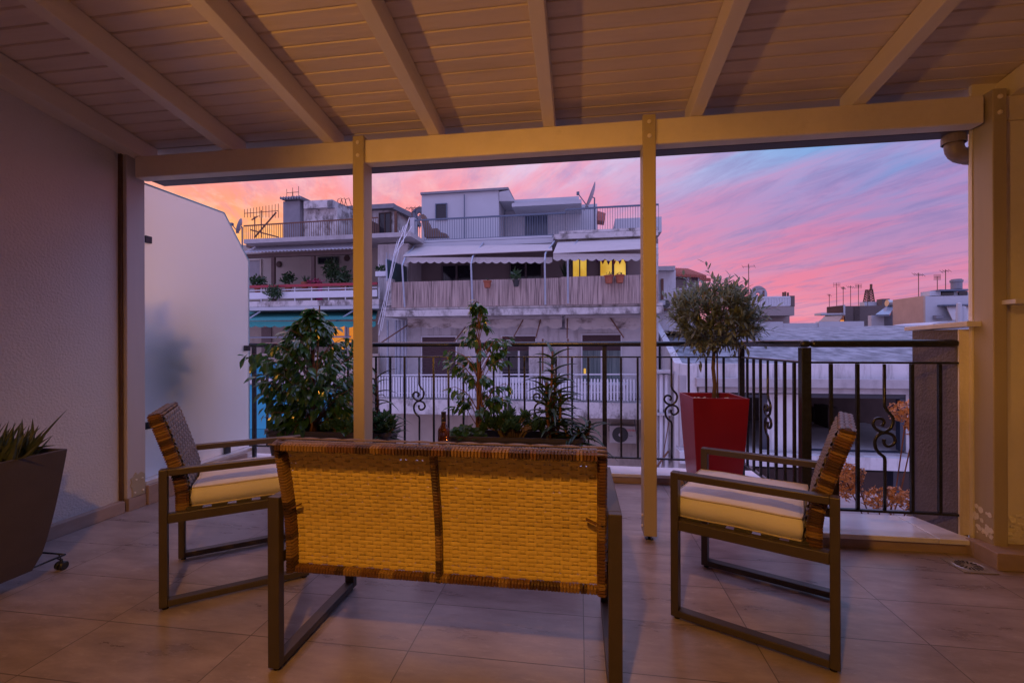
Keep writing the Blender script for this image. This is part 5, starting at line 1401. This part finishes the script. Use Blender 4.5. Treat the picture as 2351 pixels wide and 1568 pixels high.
BF().rect(1836, 2080, 905, 914, 11.82, .15).rect(2066, 2078, 914, 1035, 11.82, .15).rect(1836, 2066, 1035, 1040, 11.82, .15).rect(1748, 1762, 905, 1040, 11.82, .15).rect(1608, 1748, 905, 912, 11.82, .15).build('door_frame', steel_b, sh)
inner = mat('garage interior wall', (.060, .040, .038), .9, .25, 2)
BF().rect(1560, 2260, 903, 1046, 16.2, .2, z0=-2.4, z1=-.25).rect(1600, 1606, 905, 1042, 11.9, 4.2).build('back_wall', inner, sh)
BF().rect(1560, 2280, 900, 903, 12.2, 4.2, z0=-.24, z1=-.12).build('ceiling', inner, sh)
BF().rect(1560, 2280, 1041, 1047, 11.6, 4.8).build('floor_slab', conc, sh)
BF().rect(1560, 2260, 1047.5, 1076, 11.4, .5).build('balcony_front', white_w, sh)
BF().rect(1560, 2260, 1080, 1090, 13.5, .3, z0=-14).build('lower_wall', inner, sh)
BF().rect(2050, 2064, 1078, 1180, 11.8, .3).build('lower_post', steel_b, sh)
for u_ in (1900, 1868):
    BF().rect(u_, u_ + 22, 935, 1000, 14 + (u_ % 3), .8).build('stored_crates', mat('dark crate', (.035, .025, .022), .8, .3, 5), sh)
# stepped gable wall that follows the roof slope
b = BF(); q = [b.P(1600, 838, 11.7), b.P(1566, 832, 12.0), b.P(1514, 742, 17.0), b.P(1506, 742, 17.0), b.P(1555, 850, 12.0), b.P(1600, 862, 11.7)]
gw = thing('gable_wall', 'white stepped gable wall with peeling render beside the low building', 'wall', base(1545, 1090, 12, False))
low = [Vector((p.x, p.y, p.z)) for p in q]
b = BF(); A, B_, C_ = b.P(1600, 838, 11.7), b.P(1566, 833, 12.0), b.P(1514, 742, 17.5)
th = Vector((-.18, .05, 0)); pts = [A, B_, C_]; bot = [Vector((p.x, p.y, -14)) for p in pts]
b.add([A, B_, C_] + bot + [p + th for p in pts] + [p + th for p in bot], [(0, 1, 4, 3), (1, 2, 5, 4), (9, 10, 7, 6), (10, 11, 8, 7), (0, 6, 7, 1), (1, 7, 8, 2), (2, 8, 11, 5), (3, 9, 6, 0)])
b.build('wall', white_w, gw)
BF().rect(1500, 1585, 850, 1100, 12.4, .3).build('rendered_front', white_s, gw)
for k, u_ in enumerate((1505, 1518, 1530)):
    q = BF(); q.tube([q.P(u_, 860, 12.2), q.P(u_, 1090, 12.2)], .05, 7); q.build('pipe', frame_w, gw)
BF().rect(1500, 1546, 852, 857, 12.0, .3).rect(1500, 1540, 950, 954, 12.0, .3).build('ledge', conc, gw)
BF().rect(1506, 1540, 862, 940, 12.3, .06).build('shutter', frame_w, gw)
q = BF(); q.tube([q.P(1535, 1035, 12.0), q.P(1505, 1075, 12.0)], .025, 5).tube([q.P(1538, 955, 12.1), q.P(1525, 1030, 12.1), q.P(1518, 1085, 12.1)], .012, 5); q.build('loose_cable', rust, gw)

# small white house right of the middle block
hs = thing('small_house', 'small white house with a red tiled roof and glazed corner behind the right post', 'house', base(1560, 760, 19, False))
BF().rect(1500, 1552, 621, 760, 18.5, 4).build('wall', white_w, hs)
BF().rect(1498, 1551, 611, 621, 18.2, 4.4).build('roof_slab', conc, hs)
BF().rect(1549, 1606, 664, 760, 19.5, 4).build('wall', white_w, hs)
BF().rect(1549, 1606, 632, 640, 19.5, 4).build('lintel', brick_red, hs)
window(hs, 1549, 1580, 633, 665, 19.45, mat('pinkish glass', (.12, .08, .09), .08, .2, 3), 1, frame_w, B=BF, fr=3)
window(hs, 1580, 1606, 633, 665, 19.45, mat('pinkish glass', (.12, .08, .09), .08, .2, 3), 1, frame_w, B=BF, fr=3)
for nm, (ua, va, ub, vb, D_) in {'tiled_roof': (1540, 630, 1622, 634, 19.0), 'tiled_eave': (1598, 640, 1632, 641, 20.5)}.items():
    b = BF(); N = 60; p0, p1 = b.P(ua, va, D_), b.P(ub, vb, D_); up = Vector((0, 3.0, .75 if nm == 'tiled_roof' else .4))
    for i in range(N + 1):
        p = p0.lerp(p1, i / N) + Vector((0, 0, .05 * abs(math.sin(i * .9))))
        b.v += [p, p + up * (1 if nm == 'tiled_roof' else .4), p - Vector((0, 0, .10)), p + up * (1 if nm == 'tiled_roof' else .4) - Vector((0, 0, .1))]
    for i in range(N):
        a = i * 4; b.f += [[a, a + 4, a + 5, a + 1], [a + 3, a + 7, a + 6, a + 2], [a, a + 2, a + 6, a + 4], [a + 1, a + 5, a + 7, a + 3]]; b.m += [0] * 4
    b.f += [[0, 1, 3, 2], [N * 4 + 1, N * 4, N * 4 + 2, N * 4 + 3]]; b.m += [0, 0]
    b.build(nm, brick_red, hs)
BF().rect(1518, 1524, 640, 690, 18.4, .05).build('downpipe', rust, hs)
BF().rect(1500, 1528, 690, 700, 18.0, .5).build('balcony_ledge', white_n, hs)
a2 = thing('air_conditioner', 'small air conditioner on the wall left of the olive tree', 'air conditioner', base(1530, 712, 18.3, False)); BF().rect(1520, 1546, 688, 708, 18.2, .28).build('casing', acm, a2)
MBq = BF(); c_ = MBq.P(1529, 698, 18.18); MBq.lathe([(0, 0), (.15, 0), (.16, .02)], c_, 16, axis='y'); MBq.build('fan_grille', mat('fan dark', (.05, .045, .045), .6, .2, 9), a2)
BF().rect(1518, 1548, 709, 712, 18.1, .4).build('bracket', rust, a2)

# ===== rooftops along the horizon ==============================================
far_c = stain(mat('far concrete', (.28, .235, .23), .9, .1, .5), (.2, .16, .15), .5, .4, (1, 1, .4), .56)
far_d = stain(mat('far dark render', (.13, .098, .093), .9, .14, .5), (.06, .045, .045), .6, .5, (1, 1, .4), .52)
f = thing('far_building', 'concrete rooftop with a white balustrade right of the olive tree', 'building', base(1780, 745, 38, False))
BF().rect(1690, 1824, 704, 725, 38, 8).build('balcony_wall', far_c, f); BF().rect(1700, 1813, 725, 800, 39.5, 8).build('wall', far_c, f)
BF().rect(1813, 1825, 679, 704, 38, 6).build('corner_pier', far_d, f)
BF().rect(1700, 1812, 690, 704, 41, 3).build('rear_wall', far_d, f)
barrail(f, 'balustrade', [(1690, 1813, 684, 682, 703, 34)], 38, 0, frame_w, B=BF, rw=.12, bw=.09)
dish(1741, 676, 39, .68, (.15, -1, .12), 'round grey satellite dish facing us above the far balustrade', rot=False, m=mat('far dish', (.34, .32, .35), .6, .1, 3))
antenna(1719, 690, 38.5, 2.9, .9, 'thin tall mast beside the round grey dish', False, 3)
for k, (u_, v_) in enumerate(((1753, 668), (1798, 671), (1803, 670), (1809, 672))):
    t = thing('iron_post', 'short dark iron post standing on the far balustrade', 'post', base(u_, 704, 38.4, False), 0, 'iron posts on the far balustrade'); b = BF(); b.tube([b.P(u_, v_, 38.4), b.P(u_, 703, 38.4)], .07, 6); b.build('shaft', rust, t)
f = thing('far_building', 'dark rendered house with an orange awning and railed balcony on the horizon', 'building', base(1980, 747, 52, False))
BF().rect(1940, 2062, 702, 800, 52, 1.2).build('wall', far_d, f)
BF().rect(1962, 1974, 704, 800, 51.9, .1).build('damp_streak', mat('damp stain', (.07, .05, .045), .9, .2, 2), f)
BF().rect(1886, 1940, 718, 723, 50.5, 1.4).rect(1937, 1941, 700, 723, 50.4, .3).build('balcony', white_n, f)
barrail(f, 'balcony_railing', [(1899, 1938, 706, 702, 718, 20)], 50.5, 0, rust, B=BF, rw=.1, bw=.06)
b = BF(); q = [b.P(1880, 738, 48), b.P(1926, 738, 48), b.P(1936, 722, 51), b.P(1896, 724, 51)]
b.add(q + [k - Vector((0, 0, .12)) for k in q], [(0, 1, 2, 3), (7, 6, 5, 4), (0, 4, 5, 1), (1, 5, 6, 2), (2, 6, 7, 3), (3, 7, 4, 0)]).build('awning', mat('far awning', (.30, .20, .15), .9, .1, 2), f)
BF().rect(1912, 1921, 731, 739, 51.8, .1).build('lit_window', lit_o, f); BF().rect(1900, 1938, 726, 800, 52, .8).build('side_wall', mat('orange side wall', (.40, .14, .05), .9, .1, 1), f)
BF().rect(1930, 1938, 735, 741, 51.9, .1).build('lit_window', lit_o, f)
f = thing('far_building', 'white roof room with a lit orange window and grey chimney block', 'building', base(2010, 702, 62, False))
BF().rect(1985, 2027, 693, 715, 62, 1).build('wall', white_n, f); BF().rect(2025, 2043, 686, 715, 61, 1).build('chimney_block', far_d, f); BF().rect(2016, 2024, 692.5, 700, 61.8, .3).build('lit_window', lit_o, f)
f = thing('solar_heater', 'slanting solar water heater with a tank on a white roof box', 'solar heater', base(2035, 745, 44, False))
BF().rect(2001, 2030, 724, 800, 44, .5).build('roof_box', white_n, f); BF().rect(2030, 2068, 724, 800, 44.6, .6).build('roof_box', grey_w, f)
b = BF(); q = [b.P(2010, 722, 43.5), b.P(2042, 722, 43.5), b.P(2056, 700, 45.5), b.P(2040, 700, 45.5)]
b.add(q + [k - Vector((0, 0, .15)) for k in q], [(0, 1, 2, 3), (7, 6, 5, 4), (0, 4, 5, 1), (1, 5, 6, 2), (2, 6, 7, 3), (3, 7, 4, 0)]).build('solar_panel', mat('solar panel', (.18, .21, .26), .15, .1, 4), f)
b = BF(); b.tube([b.P(2036, 696, 45.2), b.P(2060, 697, 45.2)], .30, 14).build('tank', steel, f)
b = BF(); b.tube([b.P(2058, 700, 45.2), b.P(2060, 724, 45.2)], .05, 5).tube([b.P(2042, 702, 45.4), b.P(2044, 724, 45.4)], .05, 5).tube([b.P(2060, 699, 45), b.P(2064, 712, 45), b.P(2056, 724, 45)], .07, 5); b.build('stand', rust, f)
f = thing('far_building', 'tan windowless gable house with a white flat-roofed wing at the right end', 'building', base(2130, 745, 40, False))
b = BF(); p_ = b.P(2125, 679, 39.6); b.box(p_.x - .15, p_.x - .01, 39.6, 43.1, b.P(2125, 800, 39.6).z, p_.z).build('gable_wall', tan_w, f)
BF().rect(2125, 2330, 679, 800, 39.6, 3.4).build('white_wing', white_n, f)
BF().rect(2135, 2160, 668, 679, 41, 1).rect(2160, 2330, 670, 679, 41.5, 1.4).build('roof_room', white_n, f)
BF().rect(2158, 2224, 664, 667.5, 40.6, 2).build('canopy', rail_b, f)
BF().rect(2163, 2190, 668, 678, 41.4, .08).rect(2202, 2222, 668, 678, 41.4, .08).build('dark_opening', dkglass, f)
b = BF(); c_ = b.P(2196, 664, 41.6); b.lathe([(.36, 0), (.36, .55), (.42, .57), (.42, .72), (.34, .74), (.34, .80), (0, .82)], c_, 14).build('chimney', grey_w, f)
BF().rect(2166, 2330, 698, 701, 39.0, .6).build('awning_box', rail_b, f)
b = BF(); q = [b.P(2172, 701, 39.3), b.P(2330, 701, 39.3), b.P(2330, 735, 38.6), b.P(2188, 735, 38.6)]; b.add(q + [k + Vector((0, .08, 0)) for k in q], [(0, 1, 2, 3), (7, 6, 5, 4), (0, 4, 5, 1), (1, 5, 6, 2), (2, 6, 7, 3), (3, 7, 4, 0)]).build('awning', awn_b, f)
BF().rect(2150, 2168, 724, 732, 39.2, .35).build('condenser', grey_w, f)
f = thing('roof_dome', 'low white vaulted roof in front of the white wing', 'roof', base(2190, 745, 33, False)); b = BF(); p0, p1 = b.P(2130, 745, 33), b.P(2330, 745, 33)
for i in range(13):
    a_ = math.pi * i / 12; x = p0.x + (p1.x - p0.x) * (1 - math.cos(a_)) / 2; z = p0.z - .3 + .55 * math.sin(a_) ** .6
    b.v += [Vector((x, 33, z)), Vector((x, 37, z))]
for i in range(12): b.f.append([i * 2, i * 2 + 2, i * 2 + 3, i * 2 + 1]); b.m.append(0)
b.f.append([i * 2 for i in range(13)][::-1]); b.m.append(0); b.build('vault', white_n, f)
f = thing('closed_umbrella', 'closed white garden umbrella pair standing upright by the white wing', 'umbrella', base(2206, 742, 31, False))
for u_, vt in ((2202, 695), (2212, 703)):
    b = BF(); p = b.P(u_, 742, 31); h_ = b.P(u_, vt, 31).z - p.z; b.lathe([(.02, -.3), (.16, 0), (.15, h_ * .5), (.12, h_ * .97), (.02, h_)], p, 10).build('folded_canopy', white_n, f)
for k, (a, b_, c_, w) in enumerate(((1698, 745, 755, 1796), (1796, 742, 752, 1960), (1960, 740, 750, 1994))):
    pass
o = BF().rect(1690, 1798, 739, 757, 29, .4); o.rect(1798.5, 1880, 742, 757, 29.2, .4); o.rect(1880.5, 1984, 738, 757, 29.1, .4)
o = o.build('roof_parapet', white_n); tag(o, 'pale stepped parapet wall along the far edge of the grey sheet roof', 'parapet')
# lattice mast
f = thing('lattice_mast', 'dark iron lattice mast rising on the far rooftops', 'mast', base(2000, 700, 90, False)); b = BF()
bl, br_, tl_, tr_ = b.P(1990, 702, 90), b.P(2009, 702, 90), b.P(1997, 664, 90), b.P(2003, 664, 90)
for dy_ in (0, 1):
    o_ = Vector((0, dy_ * 1.2, 0)); b.bar(bl + o_, tl_ + o_, .14, .14); b.bar(br_ + o_, tr_ + o_, .14, .14)
    for i in range(7):
        a0, a1 = i / 7, (i + 1) / 7; b.bar(bl.lerp(tl_, a0) + o_, br_.lerp(tr_, a1) + o_, .10, .10); b.bar(br_.lerp(tr_, a0) + o_, bl.lerp(tl_, a1) + o_, .10, .10); b.bar(bl.lerp(tl_, a1) + o_, br_.lerp(tr_, a1) + o_, .10, .10)
m_ = (tl_ + tr_) / 2; b.tube([m_ - Vector((0, 0, .2)), m_ + Vector((0, 0, .9))], .2, 6); b.build('lattice', rust, f)
for k, (u_, v_, h_, bm, lab) in enumerate(((1904, 706, 1.7, .7, 'far antenna on the railed balcony, first from the left'), (1921, 706, 2.0, .8, 'far antenna on the railed balcony, second from the left'), (1936, 704, 1.9, .6, 'far antenna on the railed balcony, third from the left'),
                                           (1953, 704, 2.4, .7, 'tallest far antenna, at the left edge of the dark house roof'), (1971, 702, 1.6, .9, 'far antenna on the dark house roof, left of a pair'), (1992, 702, 1.4, .6, 'far antenna on the dark house roof, right of a pair'),
                                           (2109, 684, 2.1, 1.0, 'antenna standing on the tan gable house'), (2152, 668, 1.5, .9, 'antenna on the white roof room'), (2171, 665, 1.3, .7, 'antenna beside the round chimney'))):
    antenna(u_, v_, 51 if u_ < 2000 else 42, h_ * (.8 + .09 * ((k * 5) % 7)), bm * (.4 + .12 * ((k * 3) % 5)), lab, False, 3 + (k * 2) % 5, tilt=.12 * ((k % 3) - 1), vert=k % 3 == 1)
# greenery seen through the frosted screen
nb = thing('neighbour_shrub', 'dark shrub blurred behind the frosted glass screen', 'shrub', (-3.5, 3.3, 0)); rn = random.Random(12); B = MB()
for k in range(520):
    q_ = rv(rn) * rn.random() ** .4; leaf(B, Vector((-3.36 + q_.x * .18, 3.08 + q_.y * .32, .95 + q_.z * .50)), rv(rn), rv(rn), .11, .055, .3)
B.build('foliage', ficus_l, nb); MB().box(-3.75, -3.35, 2.95, 3.35, .0, .45).build('tub', plast, nb)
# street level
o = MB().box(-150, 150, -4, 400, -14.2, -14).build('ground', mat('asphalt', (.05, .05, .052), .9, .2, 2)); tag(o, 'dark street level far below the terrace', 'ground', kind='structure')
# ------------------------------------------------------------------ lamps behind the camera
lamp_metal = mat('lamp metal', (.2, .18, .16), .4, .1, 6)
wlmp = thing('wall_lamp', 'downward wall lamp on the house wall behind the sofa', 'lamp', (-.35, -.45, 2.45))
MB().box(-.43, -.27, -.5, -.40, 2.46, 2.58).build('housing', lamp_metal, wlmp, bevel=.01)
MB().box(-.42, -.28, -.49, -.41, 2.445, 2.459).build('bulb_glass', glow('warm bulb', (1, .55, .2), 6), wlmp)
def spot(name, loc, target, energy, col, size, blend, radius):
    l = bpy.data.lights.new(name, 'SPOT'); l.energy = energy; l.color = col; l.spot_size = R(size); l.spot_blend = blend; l.shadow_soft_size = radius
    o = bpy.data.objects.new(name, l); COL.objects.link(o); o.location = loc
    o.rotation_euler = (Vector(target) - Vector(loc)).to_track_quat('-Z', 'Y').to_euler()
    return o
def point(name, loc, energy, col, radius):
    l = bpy.data.lights.new(name, 'POINT'); l.energy = energy; l.color = col; l.shadow_soft_size = radius
    o = bpy.data.objects.new(name, l); COL.objects.link(o); o.location = loc
    return o
WARM = (1.0, .43, .065)
spot('wall_lamp_light', (-.35, -.37, 2.43), (-.30, 1.9, .1), 155, WARM, 104, .6, .045)
fl_ = thing('floor_lamp', 'standing lamp inside the room behind the terrace', 'lamp', (-2.5, -1.4, 0))
MB().tube([(-2.5, -1.4, 0), (-2.5, -1.4, 1.0)], .012, 8).lathe([(.14, 0), (.14, .015), (.02, .02)], (-2.5, -1.4, 0), 18).build('stand', lamp_metal, fl_)
MB().lathe([(.05, .98), (.055, 1.0), (.05, 1.02)], (-2.5, -1.4, 0), 14).build('bulb_holder', lamp_metal, fl_)
point('floor_lamp_light', (-2.5, -1.4, 1.2), 165, WARM, .07)

for o_ in [q for q in COL.objects if q.name.startswith('candle') and q.type == 'EMPTY' and '_' not in q.name]:
    point('candle_light', (o_.location.x, o_.location.y, o_.location.z + .075), 1.6, (1.0, .30, .05), .012)
